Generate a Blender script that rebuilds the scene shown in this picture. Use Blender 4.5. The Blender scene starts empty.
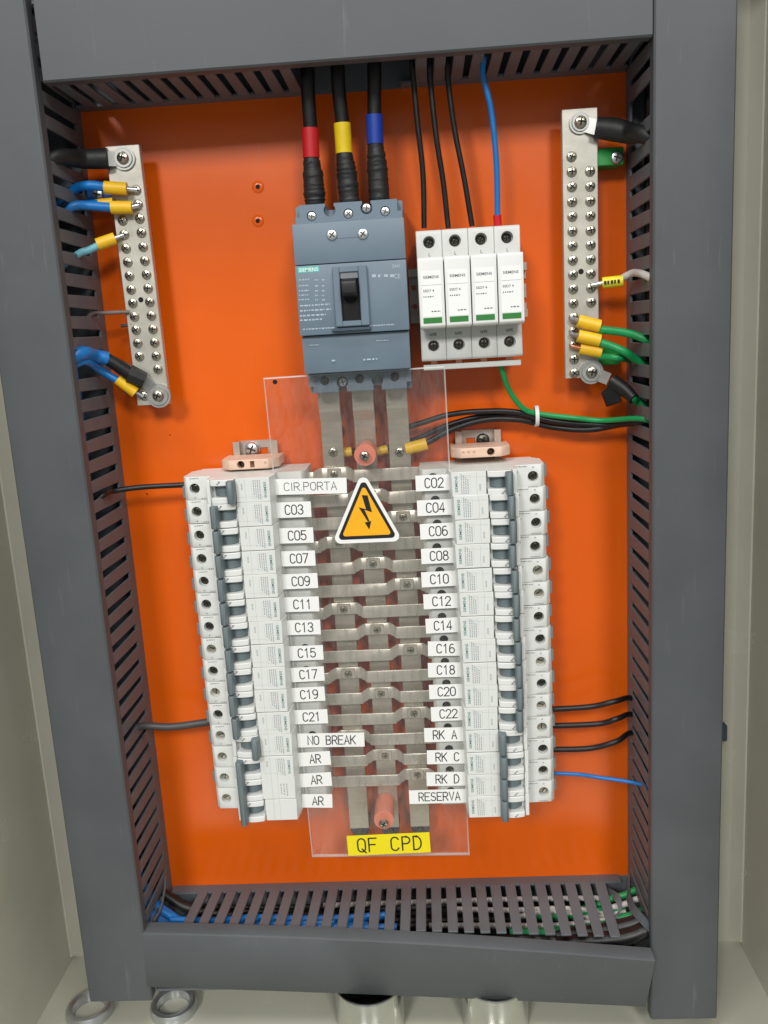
import bpy, bmesh, math, random
from mathutils import Vector, Matrix
random.seed(7)
S = 0.001                                   # everything below is written in millimetres
sc = bpy.context.scene
COL = sc.collection

# ------------------------------------------------------------------ camera
CAM = (46.78, -679.0, 101.15); YAW, PITCH, ROLL, FPX = 3.06, -11.4, 3.38, 868.06
def rot3(yaw, pitch, roll):
    y, p, r = [math.radians(a) for a in (yaw, pitch, roll)]
    return Matrix.Rotation(y, 3, 'Z') @ Matrix.Rotation(p, 3, 'X') @ Matrix.Rotation(r, 3, 'Y')
R3 = rot3(YAW, PITCH, ROLL)
cd = bpy.data.cameras.new('camera'); cam = bpy.data.objects.new('camera', cd); COL.objects.link(cam)
cd.sensor_fit = 'VERTICAL'; cd.sensor_height = 24.0; cd.lens = FPX / 1024 * 24.0
cd.clip_start = 0.01; cd.clip_end = 50
m = R3 @ Matrix.Rotation(math.radians(90), 3, 'X')
cam.matrix_world = Matrix.Translation(Vector(CAM) * S) @ m.to_4x4()
sc.camera = cam

# ------------------------------------------------------------------ light
w = bpy.data.worlds.new('World'); sc.world = w; w.use_nodes = True
w.node_tree.nodes['Background'].inputs[0].default_value = (0.95, 1.0, 0.98, 1)
w.node_tree.nodes['Background'].inputs[1].default_value = 0.30
def area(name, loc, target, sx, sy, power, col=(1, 1, 1)):
    l = bpy.data.lights.new(name, 'AREA'); l.shape = 'RECTANGLE'; l.size = sx; l.size_y = sy
    l.energy = power; l.color = col
    o = bpy.data.objects.new(name, l); COL.objects.link(o); o.location = loc
    o.rotation_euler = (Vector(target) - Vector(loc)).to_track_quat('-Z', 'Y').to_euler()
    return o
for x, y, z, wt in ((-0.7, -1.3, 2.3, 17), (0.7, -1.3, 2.3, 17), (-1.2, -4.3, 2.3, 92), (1.25, -4.3, 2.3, 76)):      # four lit ceiling panels of the room
    area('ceiling_lamp', (x, y, z), (0, 0, -0.05), 0.8, 0.8, wt, (1.0, 0.985, 0.96))
vs = sc.view_settings; vs.view_transform = 'Standard'; vs.look = 'None'; vs.exposure = 0.0; vs.gamma = 1.0
sc.render.engine = 'CYCLES'

# ------------------------------------------------------------------ pixel -> place
def ray(u, v):
    return R3 @ Vector(((u - 384) / FPX, 1.0, -(v - 512) / FPX))
def P(u, v, d):                             # the point at depth d (mm in front of the orange plate) behind a pixel
    r = ray(u, v); t = (-d - CAM[1]) / r.y
    return (CAM[0] + t * r.x, d, CAM[2] + t * r.z)
def PZ(u, v, z):
    r = ray(u, v); t = (z - CAM[2]) / r.z
    return (CAM[0] + t * r.x, -(CAM[1] + t * r.y), z)
def PXd(u, v, x):                           # the point on the duct side x = const behind a pixel
    r = ray(u, v); t = (x - CAM[0]) / r.x
    return (x, -(CAM[1] + t * r.y), CAM[2] + t * r.z)
def V(p): return Vector((p[0], -p[1], p[2]))   # (x, depth, z) -> blender mm

# ------------------------------------------------------------------ materials
def lin(c):
    return tuple(((x / 255) / 12.92 if x / 255 <= 0.04045 else ((x / 255 + 0.055) / 1.055) ** 2.4) for x in c)
MATS = {}
def mat(name, rgb, rough=0.5, metal=0.0, var=0.06, vscale=40, bump=0.0, bscale=400, coat=0.0, spec=0.5, rvar=0.1, stretch=None):
    mm = bpy.data.materials.new(name); mm.use_nodes = True; nt = mm.node_tree; b = nt.nodes['Principled BSDF']
    c = lin(rgb)
    b.inputs['Metallic'].default_value = metal
    b.inputs['Specular IOR Level'].default_value = spec
    b.inputs['Coat Weight'].default_value = coat; b.inputs['Coat Roughness'].default_value = 0.15
    tc = nt.nodes.new('ShaderNodeTexCoord'); mp = nt.nodes.new('ShaderNodeMapping')
    if stretch: mp.inputs['Scale'].default_value = stretch
    nt.links.new(tc.outputs['Object'], mp.inputs['Vector'])
    n = nt.nodes.new('ShaderNodeTexNoise'); n.inputs['Scale'].default_value = vscale; n.inputs['Detail'].default_value = 5
    nt.links.new(mp.outputs['Vector'], n.inputs['Vector'])
    r = nt.nodes.new('ShaderNodeValToRGB')
    r.color_ramp.elements[0].position = 0.3; r.color_ramp.elements[1].position = 0.7
    r.color_ramp.elements[0].color = tuple(x * (1 - var) for x in c) + (1,)
    r.color_ramp.elements[1].color = tuple(min(1, x * (1 + var)) for x in c) + (1,)
    nt.links.new(n.outputs['Fac'], r.inputs['Fac']); nt.links.new(r.outputs['Color'], b.inputs['Base Color'])
    mr = nt.nodes.new('ShaderNodeMapRange'); mr.inputs['To Min'].default_value = max(0.02, rough - rvar); mr.inputs['To Max'].default_value = min(1, rough + rvar)
    nt.links.new(n.outputs['Fac'], mr.inputs['Value']); nt.links.new(mr.outputs['Result'], b.inputs['Roughness'])
    if bump:
        n2 = nt.nodes.new('ShaderNodeTexNoise'); n2.inputs['Scale'].default_value = bscale; n2.inputs['Detail'].default_value = 3
        nt.links.new(mp.outputs['Vector'], n2.inputs['Vector'])
        bp = nt.nodes.new('ShaderNodeBump'); bp.inputs['Strength'].default_value = bump; bp.inputs['Distance'].default_value = 0.0004
        nt.links.new(n2.outputs['Fac'], bp.inputs['Height']); nt.links.new(bp.outputs['Normal'], b.inputs['Normal'])
    if name in ('orange_paint', 'duct_pvc', 'cream_paint'):       # faint scratches and dust that break up the gloss
        mp2 = nt.nodes.new('ShaderNodeMapping'); mp2.inputs['Scale'].default_value = (140, 140, 9); mp2.inputs['Rotation'].default_value = (0.1, 0.25, 0.3)
        nt.links.new(tc.outputs['Object'], mp2.inputs['Vector'])
        n3 = nt.nodes.new('ShaderNodeTexNoise'); n3.inputs['Scale'].default_value = 2.2; n3.inputs['Detail'].default_value = 4; nt.links.new(mp2.outputs['Vector'], n3.inputs['Vector'])
        r3 = nt.nodes.new('ShaderNodeValToRGB'); r3.color_ramp.elements[0].position = 0.66; r3.color_ramp.elements[1].position = 0.80
        r3.color_ramp.elements[0].color = (0, 0, 0, 1); k3 = 0.10 if name != 'orange_paint' else 0.05; r3.color_ramp.elements[1].color = (k3, k3, k3, 1)
        nt.links.new(n3.outputs['Fac'], r3.inputs['Fac'])
        mx3 = nt.nodes.new('ShaderNodeMix'); mx3.data_type = 'RGBA'; mx3.inputs['B'].default_value = (0.6, 0.58, 0.55, 1)
        nt.links.new(r3.outputs['Color'], mx3.inputs['Factor']); nt.links.new(r.outputs['Color'], mx3.inputs['A']); nt.links.new(mx3.outputs['Result'], b.inputs['Base Color'])
    MATS[name] = mm
    return mm
mat('orange_paint', (231, 97, 6), 0.24, var=0.05, vscale=9, bump=0.12, bscale=900)
mat('duct_pvc', (86, 89, 92), 0.46, var=0.10, vscale=14, bump=0.08, bscale=700, spec=0.25)
mat('cream_paint', (200, 200, 184), 0.24, var=0.05, vscale=12, bump=0.1, bscale=600)
mat('duct_pvc_lit', (102, 107, 112), 0.46, var=0.08, vscale=30, spec=0.3)  # same PVC as the covers, overhead light on the slats put into the colour
mat('white_plastic', (222, 224, 220), 0.42, var=0.02, vscale=60)
mat('spd_plastic', (206, 207, 203), 0.45, var=0.03, vscale=50)
mat('arc_plastic', (226, 227, 224), 0.4, var=0.02, vscale=60)
mat('grey_toggle', (110, 122, 126), 0.45, var=0.06, vscale=90)
mat('grey_clip', (120, 124, 126), 0.5, var=0.06, vscale=90)
mat('blue_grey_plastic', (106, 123, 137), 0.45, var=0.05, vscale=50, bump=0.05, bscale=1500)
mat('blue_grey_dark', (62, 78, 92), 0.5, var=0.06, vscale=60)
mat('black_plastic', (14, 15, 16), 0.45, var=0.15, vscale=90)
mat('hole_black', (9, 9, 10), 0.8, var=0.1)
mat('nickel', (196, 192, 180), 0.33, metal=0.45, var=0.10, vscale=60, rvar=0.12, bump=0.05, bscale=500)
mat('tin_bar', (188, 181, 166), 0.36, metal=0.5, var=0.12, vscale=55, rvar=0.12, bump=0.1, bscale=300, stretch=(1, 1, 6))
mat('tin_strip', (200, 193, 180), 0.30, metal=0.5, var=0.10, vscale=55, rvar=0.12, bump=0.08, bscale=300, stretch=(6, 1, 1))
mat('zinc', (200, 203, 205), 0.32, metal=0.85, var=0.08, vscale=120, rvar=0.1)
mat('conduit_steel', (214, 215, 210), 0.16, metal=1.0, var=0.08, vscale=40)
mat('lug_tin', (170, 170, 166), 0.4, metal=0.7, var=0.1, vscale=120)
mat('screw_dark', (92, 88, 80), 0.35, metal=1.0, var=0.2, vscale=300)
mat('screw_steel', (190, 184, 168), 0.26, metal=1.0, var=0.12, vscale=300)
mat('copper', (222, 150, 118), 0.35, metal=1.0, var=0.1, vscale=100)
mat('beige_plastic', (222, 190, 168), 0.5, var=0.04, vscale=60)
mat('rail_steel', (192, 178, 166), 0.4, metal=0.5, var=0.08, vscale=80)
mat('wire_black', (20, 20, 21), 0.42, var=0.2, vscale=120, bump=0.1, bscale=500)
mat('tape_black', (30, 31, 31), 0.55, var=0.2, vscale=160, bump=0.6, bscale=160)
mat('wire_grey', (70, 70, 70), 0.45, var=0.1, vscale=120)
mat('wire_blue', (18, 116, 192), 0.4, var=0.08, vscale=120)
mat('wire_pale_blue', (120, 190, 205), 0.45, var=0.06, vscale=120)
mat('wire_green', (18, 146, 80), 0.4, var=0.08, vscale=120)
mat('wire_white', (212, 205, 200), 0.45, var=0.06, vscale=120)
mat('wire_brown', (112, 98, 90), 0.5, var=0.1, vscale=120)
mat('lug_yellow', (240, 190, 30), 0.4, var=0.06, vscale=150)
mat('tag_yellow', (240, 225, 50), 0.45, var=0.04, vscale=150)
mat('band_red', (200, 22, 34), 0.45, var=0.05, vscale=150)
mat('band_yellow', (240, 205, 20), 0.45, var=0.05, vscale=150)
mat('band_blue', (20, 60, 165), 0.45, var=0.05, vscale=150)
mat('insulator_blue', (20, 84, 160), 0.4, var=0.06, vscale=100)
mat('insulator_green', (24, 150, 60), 0.4, var=0.06, vscale=100)
mat('standoff_pink', (230, 132, 106), 0.42, var=0.06, vscale=100)
mat('paper_white', (240, 240, 238), 0.5, var=0.01, vscale=60)
mat('sticker_yellow', (238, 220, 10), 0.45, var=0.02, vscale=60)
mat('sign_yellow', (246, 178, 24), 0.4, var=0.02, vscale=60)
mat('ink_black', (22, 22, 24), 0.5, var=0.05)
mat('ink_grey', (140, 143, 146), 0.5, var=0.05)
mat('ink_dark', (78, 80, 84), 0.5, var=0.05)
mat('ink_faint', (164, 169, 170), 0.5, var=0.03)
mat('ink_teal', (62, 122, 120), 0.5, var=0.05)
mat('ink_pale', (172, 186, 196), 0.5, var=0.05)
mat('teal_print', (90, 190, 180), 0.5, var=0.03)
mat('status_green', (46, 122, 52), 0.35, var=0.05)
mat('tie_white', (225, 225, 220), 0.4, var=0.03)
def acrylic_mat():
    mm = bpy.data.materials.new('acrylic'); mm.use_nodes = True; nt = mm.node_tree; nt.nodes.clear()
    o = nt.nodes.new('ShaderNodeOutputMaterial'); mx = nt.nodes.new('ShaderNodeMixShader')
    f = nt.nodes.new('ShaderNodeFresnel'); ge = nt.nodes.new('ShaderNodeNewGeometry'); mi_ = nt.nodes.new('ShaderNodeMapRange')
    mi_.inputs['To Min'].default_value = 1.49; mi_.inputs['To Max'].default_value = 1 / 1.49     # same Fresnel on both faces of the unrefracted sheet
    nt.links.new(ge.outputs['Backfacing'], mi_.inputs['Value']); nt.links.new(mi_.outputs['Result'], f.inputs['IOR'])
    t = nt.nodes.new('ShaderNodeBsdfTransparent'); t.inputs[0].default_value = (0.975, 0.975, 0.97, 1)
    g = nt.nodes.new('ShaderNodeBsdfGlossy'); g.inputs['Roughness'].default_value = 0.06
    d = nt.nodes.new('ShaderNodeBsdfDiffuse'); d.inputs[0].default_value = (0.8, 0.8, 0.8, 1)
    n = nt.nodes.new('ShaderNodeTexNoise'); n.inputs['Scale'].default_value = 26; n.inputs['Detail'].default_value = 8; n.inputs['Distortion'].default_value = 1.5
    mr = nt.nodes.new('ShaderNodeMapRange'); mr.inputs['From Min'].default_value = 0.35; mr.inputs['From Max'].default_value = 0.8; mr.inputs['To Min'].default_value = 0.004; mr.inputs['To Max'].default_value = 0.05
    nt.links.new(n.outputs['Fac'], mr.inputs['Value'])
    m2 = nt.nodes.new('ShaderNodeMixShader')
    nt.links.new(mr.outputs['Result'], m2.inputs[0]); nt.links.new(t.outputs[0], m2.inputs[1]); nt.links.new(d.outputs[0], m2.inputs[2])
    nt.links.new(f.outputs[0], mx.inputs[0]); nt.links.new(m2.outputs[0], mx.inputs[1]); nt.links.new(g.outputs[0], mx.inputs[2])
    nt.links.new(mx.outputs[0], o.inputs[0]); MATS['acrylic'] = mm
    e = mm.copy(); e.name = 'acrylic_edge'; MATS['acrylic_edge'] = e  # edge copy whitened in place of the light a polished rim refracts
    for nd in e.node_tree.nodes:
        if nd.type == 'MAP_RANGE' and nd.inputs['To Max'].default_value < .5: nd.inputs['To Min'].default_value = 0.45; nd.inputs['To Max'].default_value = 0.75
acrylic_mat()

# ------------------------------------------------------------------ mesh helpers (x, depth, z in mm)
def box(bm, x0, x1, d0, d1, z0, z1, mi=0):
    vs_ = [bm.verts.new((x, -d, z)) for x in (x0, x1) for d in (d0, d1) for z in (z0, z1)]
    for f in ((0, 1, 3, 2), (4, 6, 7, 5), (0, 4, 5, 1), (2, 3, 7, 6), (0, 2, 6, 4), (1, 5, 7, 3)):
        bm.faces.new([vs_[i] for i in f]).material_index = mi
    return bm
def hexa(bm, c, mi=0):                       # eight (x, d, z) corners: back four then front four
    v = [bm.verts.new(V(p)) for p in c]
    for f in ((0, 1, 2, 3), (7, 6, 5, 4), (0, 4, 5, 1), (1, 5, 6, 2), (2, 6, 7, 3), (3, 7, 4, 0)):
        bm.faces.new([v[i] for i in f]).material_index = mi
    return bm
def prism_z(bm, prof, z0, z1, mi=0):         # profile (x, d) along z
    a = [bm.verts.new((x, -d, z0)) for x, d in prof]; b = [bm.verts.new((x, -d, z1)) for x, d in prof]; n = len(prof)
    for i in range(n): bm.faces.new((a[i], a[(i + 1) % n], b[(i + 1) % n], b[i])).material_index = mi
    bm.faces.new(a[::-1]).material_index = mi; bm.faces.new(b).material_index = mi
    return bm
def prism_x(bm, prof, x0, x1, mi=0):         # profile (d, z) along x
    a = [bm.verts.new((x0, -d, z)) for d, z in prof]; b = [bm.verts.new((x1, -d, z)) for d, z in prof]; n = len(prof)
    for i in range(n): bm.faces.new((a[i], a[(i + 1) % n], b[(i + 1) % n], b[i])).material_index = mi
    bm.faces.new(a[::-1]).material_index = mi; bm.faces.new(b).material_index = mi
    return bm
def prism_d(bm, prof, d0, d1, mi=0):         # profile (x, z) along depth
    a = [bm.verts.new((x, -d0, z)) for x, z in prof]; b = [bm.verts.new((x, -d1, z)) for x, z in prof]; n = len(prof)
    for i in range(n): bm.faces.new((a[i], a[(i + 1) % n], b[(i + 1) % n], b[i])).material_index = mi
    bm.faces.new(a[::-1]).material_index = mi; bm.faces.new(b).material_index = mi
    return bm
def frame_of(t):
    t = t.normalized(); u = t.cross(Vector((0, 0, 1)))
    if u.length < 0.05: u = t.cross(Vector((1, 0, 0)))
    u.normalize(); return u, t.cross(u)
def rings(bm, cs, rs, us, n, mi=0, cap=True):
    prev = None; first = None
    for c, r, (u, w_) in zip(cs, rs, us):
        ring = [bm.verts.new(c + (u * math.cos(2 * math.pi * k / n) + w_ * math.sin(2 * math.pi * k / n)) * r) for k in range(n)]
        if prev:
            for k in range(n): bm.faces.new((prev[k], prev[(k + 1) % n], ring[(k + 1) % n], ring[k])).material_index = mi
        else: first = ring
        prev = ring
    if cap:
        bm.faces.new(first[::-1]).material_index = mi; bm.faces.new(prev).material_index = mi
    return bm
def cyl(bm, p0, p1, r0, r1=None, n=16, mi=0):
    a, b = V(p0), V(p1); f = frame_of(b - a)
    return rings(bm, [a, b], [r0, r0 if r1 is None else r1], [f, f], n, mi)
def lathe_d(bm, x, z, prof, n=16, mi=0):     # profile (radius, depth) round an axis that points at the viewer
    f = (Vector((1, 0, 0)), Vector((0, 0, 1)))
    return rings(bm, [Vector((x, -d, z)) for r, d in prof], [r for r, d in prof], [f] * len(prof), n, mi)
def spline(pts, k=6):
    p = [Vector(q) for q in pts]
    if len(p) == 2: return [p[0].lerp(p[1], i / 4) for i in range(5)]
    p = [2 * p[0] - p[1]] + p + [2 * p[-1] - p[-2]]; out = []
    for i in range(1, len(p) - 2):
        for j in range(k):
            t = j / k; a, b, c, d = p[i - 1:i + 3]
            out.append(0.5 * ((2 * b) + (c - a) * t + (2 * a - 5 * b + 4 * c - d) * t * t + (3 * b - a - 3 * c + d) * t ** 3))
    out.append(p[-2]); return out
def tube(bm, pts, r, n=12, mi=0, k=6):       # pts (x, d, z); r a number or one per control point
    c = spline([V(q) for q in pts], k); m_ = len(c)
    if isinstance(r, (int, float)): rs = [r] * m_
    else:
        rs = []
        for i in range(m_):
            s = i / (m_ - 1) * (len(r) - 1); j = min(int(s), len(r) - 2); rs.append(r[j] + (r[j + 1] - r[j]) * (s - j))
    t0 = (c[1] - c[0]).normalized(); u, w_ = frame_of(t0); us = []
    for i in range(m_):
        t = (c[min(i + 1, m_ - 1)] - c[max(i - 1, 0)]).normalized()
        u = (u - t * u.dot(t)).normalized(); us.append((u, t.cross(u)))
    return rings(bm, c, rs, us, n, mi)
def bevel(bm, wd, seg=1, ang=25):
    bmesh.ops.recalc_face_normals(bm, faces=bm.faces)
    e = [e for e in bm.edges if len(e.link_faces) == 2 and e.calc_face_angle(0) > math.radians(ang)]
    bmesh.ops.bevel(bm, geom=e, offset=wd, segments=seg, affect='EDGES', clamp_overlap=True, profile=0.6)
    return bm
def mesh(name, bm, mats, sharp=35, off=(0, 0, 0)):
    bmesh.ops.recalc_face_normals(bm, faces=bm.faces)
    me = bpy.data.meshes.new(name)
    for v in bm.verts: v.co = (v.co - Vector(off)) * S
    bm.to_mesh(me); bm.free()
    for mn in (mats if isinstance(mats, (list, tuple)) else [mats]): me.materials.append(MATS[mn])
    me.polygons.foreach_set('use_smooth', [True] * len(me.polygons)); me.set_sharp_from_angle(angle=math.radians(sharp))
    return me
def boolean(me, cutters, op='DIFFERENCE'):   # me, cutter bmesh already in mm -> new mesh
    a = bpy.data.objects.new('tmp', me); COL.objects.link(a)
    cm = bpy.data.meshes.new('cut'); bmesh.ops.recalc_face_normals(cutters, faces=cutters.faces)
    for v in cutters.verts: v.co *= S
    cutters.to_mesh(cm); cutters.free()
    b = bpy.data.objects.new('tmpc', cm); COL.objects.link(b)
    md = a.modifiers.new('b', 'BOOLEAN'); md.object = b; md.operation = op; md.solver = 'EXACT'; md.use_self = True
    bpy.context.view_layer.update()
    r = bpy.data.meshes.new_from_object(a.evaluated_get(bpy.context.evaluated_depsgraph_get()))
    bpy.data.objects.remove(a); bpy.data.objects.remove(b)
    r.polygons.foreach_set('use_smooth', [True] * len(r.polygons)); r.set_sharp_from_angle(angle=math.radians(35))
    return r
ORI = {}
def tag(o, label=None, cat=None, group=None, kind=None):
    if label: o['label'] = label
    if cat: o['category'] = cat
    if group: o['group'] = group
    if kind: o['kind'] = kind
    return o
def thing(name, label, cat, base=(0, 0, 0), group=None):      # Empty at the thing's base, base = (x, d, z)
    o = bpy.data.objects.new(name, None); o.empty_display_size = 0.01; COL.objects.link(o); o.location = V(base) * S
    ORI[o.name] = V(base); return tag(o, label, cat, group)
def obj(name, bm, mats, parent=None, base=None, sharp=35):    # bm in world mm
    if parent is not None: off = ORI[parent.name]
    elif base is not None: off = V(base)
    else:
        off = Vector((0, 0, 0))
        if not isinstance(bm, bpy.types.Mesh):
            for v in bm.verts: off += v.co
            off /= len(bm.verts)
    me = bm if isinstance(bm, bpy.types.Mesh) else mesh(name, bm, mats, sharp, off)
    o = bpy.data.objects.new(name, me); COL.objects.link(o); ORI[o.name] = Vector(off)
    if parent is not None: o.parent = parent
    else: o.location = off * S
    return o
def put(name, me, parent, at=(0, 0, 0), rot=0.0, tilt=None):   # a shared mesh placed as a part: at = (x, d, z) world mm, rot about the viewing axis
    o = bpy.data.objects.new(name, me); COL.objects.link(o); o.parent = parent
    o.location = (V(at) - ORI[parent.name]) * S; o.rotation_euler = (0, rot, 0); ORI[o.name] = V(at); return o
def copy_tree(o, parent=None):
    c = o.copy(); COL.objects.link(c); c.parent = parent
    for ch in o.children: copy_tree(ch, c)
    return c
NB = bmesh.new
# writing
TXT = {}
def txt_verts(s):
    if s not in TXT:
        cu = bpy.data.curves.new('t', 'FONT'); cu.body = s; cu.size = 1; cu.resolution_u = 3; cu.offset = 0.012
        to = bpy.data.objects.new('t', cu); COL.objects.link(to); bpy.context.view_layer.update()
        me = bpy.data.meshes.new_from_object(to.evaluated_get(bpy.context.evaluated_depsgraph_get()))
        TXT[s] = ([tuple(v.co) for v in me.vertices], [tuple(p.vertices) for p in me.polygons])
        bpy.data.objects.remove(to)
    return TXT[s]
def write(bm, s, cx, cz, d, hgt, wid=None, sx=0.85, rot=0.0, mi=0):      # plain line of lettering, centred, cap height hgt
    vs_, fs = txt_verts(s)
    x0 = min(v[0] for v in vs_); x1 = max(v[0] for v in vs_); y0 = min(v[1] for v in vs_); y1 = max(v[1] for v in vs_)
    k = hgt / 0.72; kx = (wid / (x1 - x0)) if wid else k * sx; ca, sa = math.cos(rot), math.sin(rot)
    nv = []
    for v in vs_:
        x = (v[0] - (x0 + x1) / 2) * kx; z = (v[1] - 0.36) * k
        nv.append(bm.verts.new((cx + x * ca - z * sa, -d, cz + x * sa + z * ca)))
    for f in fs:
        try: bm.faces.new([nv[i] for i in f]).material_index = mi
        except ValueError: pass
def _arc(cx, cy, rx, ry, a0, a1, n=10):
    return [(cx + rx * math.cos(math.radians(a0 + (a1 - a0) * i / n)), cy + ry * math.sin(math.radians(a0 + (a1 - a0) * i / n))) for i in range(n + 1)]
_w = .52; _h = _w / 2
_O = _arc(_h, .70, _h, .30, 0, 180) + _arc(_h, .30, _h, .30, 180, 360); _O = _O + [_O[0]]
GL = {'0': [_O], 'O': [_O], 'C': [_arc(_h, .70, _h, .30, 25, 180) + _arc(_h, .30, _h, .30, 180, 335)], '1': [[(.10, .80), (.28, 1), (.28, 0)]],
      '2': [_arc(_h, .72, _h, .28, 170, -20) + [(0, 0), (_w, 0)]], '3': [_arc(_h, .76, _h * .92, .24, 165, -90) , _arc(_h, .26, _h, .26, 90, -165)],
      '4': [[(.38, 0), (.38, 1), (0, .28), (_w, .28)]], '5': [[(_w * .92, 1), (.06, 1), (.03, .55)] + _arc(_h - .02, .32, _h + .02, .32, 125, -155)],
      '6': [_arc(_h + .02, .60, _h, .40, 60, 180) + [(.02, .32)], _arc(_h, .30, _h, .30, 0, 360, 16)], '7': [[(0, 1), (_w, 1), (.16, 0)]],
      '8': [_arc(_h, .77, _h * .86, .23, 0, 360, 16), _arc(_h, .27, _h, .27, 0, 360, 16)], '9': [_arc(_h, .70, _h, .30, 0, 360, 16), [(_w, .68)] + _arc(_h - .02, .40, _h, .40, 0, -120)],
      'A': [[(0, 0), (_h, 1), (_w, 0)], [(.10, .34), (.42, .34)]], 'B': [[(0, 0), (0, 1), (.26, 1)] + _arc(.26, .76, .22, .24, 90, -90) + [(0, .52)], [(.26, .52)] + _arc(.26, .26, .26, .26, 90, -90) + [(0, 0)]],
      'D': [[(0, 0), (0, 1), (.18, 1)] + _arc(.18, .5, .34, .5, 90, -90) + [(0, 0)]], 'E': [[(_w, 1), (0, 1), (0, 0), (_w, 0)], [(0, .52), (.42, .52)]], 'F': [[(_w, 1), (0, 1), (0, 0)], [(0, .52), (.42, .52)]],
      'I': [[(.26, 0), (.26, 1)]], 'K': [[(0, 0), (0, 1)], [(_w, 1), (.02, .42)], [(.16, .58), (_w, 0)]], 'N': [[(0, 0), (0, 1), (_w, 0), (_w, 1)]],
      'P': [[(0, 0), (0, 1), (.26, 1)] + _arc(.26, .74, .26, .26, 90, -90) + [(0, .48)]], 'R': [[(0, 0), (0, 1), (.26, 1)] + _arc(.26, .74, .26, .26, 90, -90) + [(0, .48)], [(.24, .48), (_w, 0)]],
      'Q': [_O, [(.28, .22), (_w + .02, -.08)]], 'S': [_arc(_h, .75, _h * .94, .25, 25, 270) + _arc(_h, .25, _h, .25, 90, -155)], 'T': [[(0, 1), (_w, 1)], [(_h, 1), (_h, 0)]],
      'V': [[(0, 1), (_h, 0), (_w, 1)]], '.': [[(.24, 0), (.24, .03)]]}
def stroke_text(bm, s, cx, cz, d, hgt, pitch, rot=0.0, sw=.095, kx=1.0):      # label-printer lettering drawn as strokes
    n = len(s); ca, sa = math.cos(rot), math.sin(rot); lift = [0]
    pit = [pitch] * n if not isinstance(pitch, (list, tuple)) else pitch
    tot = sum(pit); run = -tot / 2
    for ch, pw in zip(s, pit):
        o = run + pw / 2; run += pw
        for line in GL.get(ch, []):
            pts = [Vector((o + (x - _h) * hgt * kx, (y - .5) * hgt)) for x, y in line]; h = sw * hgt / 2; m_ = len(pts); L = []; Rr = []
            closed = (pts[0] - pts[-1]).length < 1e-4 and m_ > 4
            for i, p in enumerate(pts):
                a = (p - pts[i - 1]) if i > 0 else ((pts[-1] - pts[-2]) if closed else None); c_ = (pts[i + 1] - p) if i < m_ - 1 else ((pts[1] - pts[0]) if closed else None)
                a = a.normalized() if a is not None else c_.normalized(); c_ = c_.normalized() if c_ is not None else a
                nrm = Vector((-(a + c_).y, (a + c_).x)); nrm = nrm.normalized() if nrm.length > 1e-6 else Vector((-a.y, a.x))
                k = h / max(.45, nrm.dot(Vector((-a.y, a.x)))); q = p
                if i == 0 and not closed: q = p - c_ * h * .8
                if i == m_ - 1 and not closed: q = p + a * h * .8
                L.append(q + nrm * k); Rr.append(q - nrm * k)
            dd = d + .008 * lift[0]; lift[0] = (lift[0] + 1) % 4
            f = lambda p: bm.verts.new((cx + p.x * ca - p.y * sa, -dd, cz + p.x * sa + p.y * ca))
            L = [f(p) for p in L]; Rr = [f(p) for p in Rr]
            for i in range(m_ - 1): bm.faces.new((Rr[i], Rr[i + 1], L[i + 1], L[i]))
def write_mono(bm, s, cx, cz, d, hgt, pitch, sx=0.8, rot=0.0, bold=False):
    n = len(s); ca, sa = math.cos(rot), math.sin(rot)
    for i, ch in enumerate(s):
        if ch == ' ': continue
        o = (i - (n - 1) / 2) * pitch
        write(bm, ch, cx + o * ca, cz + o * sa, d, hgt, sx=sx, rot=rot)
def dash(bm, x0, x1, z0, z1, d, mi=0):
    v = [bm.verts.new((x, -d, z)) for x, z in ((x0, z0), (x1, z0), (x1, z1), (x0, z1))]; bm.faces.new(v).material_index = mi
def scribble(bm, x0, x1, z, h, d, mi=0, rnd=random):     # a line of print too small to read
    x = x0
    while x < x1:
        l = rnd.uniform(0.6, 2.0) * h * 1.2
        dash(bm, x, min(x1, x + l), z - h / 2 * rnd.uniform(.6, 1), z + h / 2, d, mi); x += l + h * rnd.uniform(0.5, 0.9)

# ================================================================== THE CABINET
XL, XR, ZT, ZB, D, W = -196.4, 202.0, 276.6, -364.2, 78.2, 51.5
WALL_L, WALL_R, FLOOR, BACK = -307.0, 307.0, -453.0, -26.0
def st(name, bm, mt):
    o = obj(name, bm, mt, base=(0, 0, 0)); o['kind'] = 'structure'; return o
st('back_wall', box(NB(), WALL_L - 2, WALL_R + 2, BACK - 2, BACK, FLOOR - 2, 371.5), 'cream_paint')
b = NB(); box(b, WALL_L - 2, WALL_R + 2, BACK - 1.5, 420, FLOOR - 2, FLOOR); st('floor', b, 'cream_paint')
st('wall_left', box(NB(), WALL_L - 2, WALL_L, BACK, 300, FLOOR, 371.5), 'cream_paint')
st('wall_right', box(NB(), WALL_R, WALL_R + 2, BACK, 300, FLOOR, 371.5), 'cream_paint')
st('roof', box(NB(), WALL_L - 2, WALL_R + 2, BACK - 2, 78, 372, 374), 'cream_paint')  # cabinet top out of view, its depth set for the shade it casts
for s, nm in ((-1, 'corner_flange_left'), (1, 'corner_flange_right')):
    x = WALL_L if s < 0 else WALL_R
    b = NB(); prism_z(b, [(x - s * 0.1, BACK + .1), (x - s * 0.1, BACK + 9), (x - s * 1.6, BACK + 9), (x - s * 7, BACK + 1.6), (x - s * 9, BACK + .1)], FLOOR + 6, 371)
    st(nm, b, 'cream_paint')

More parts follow.
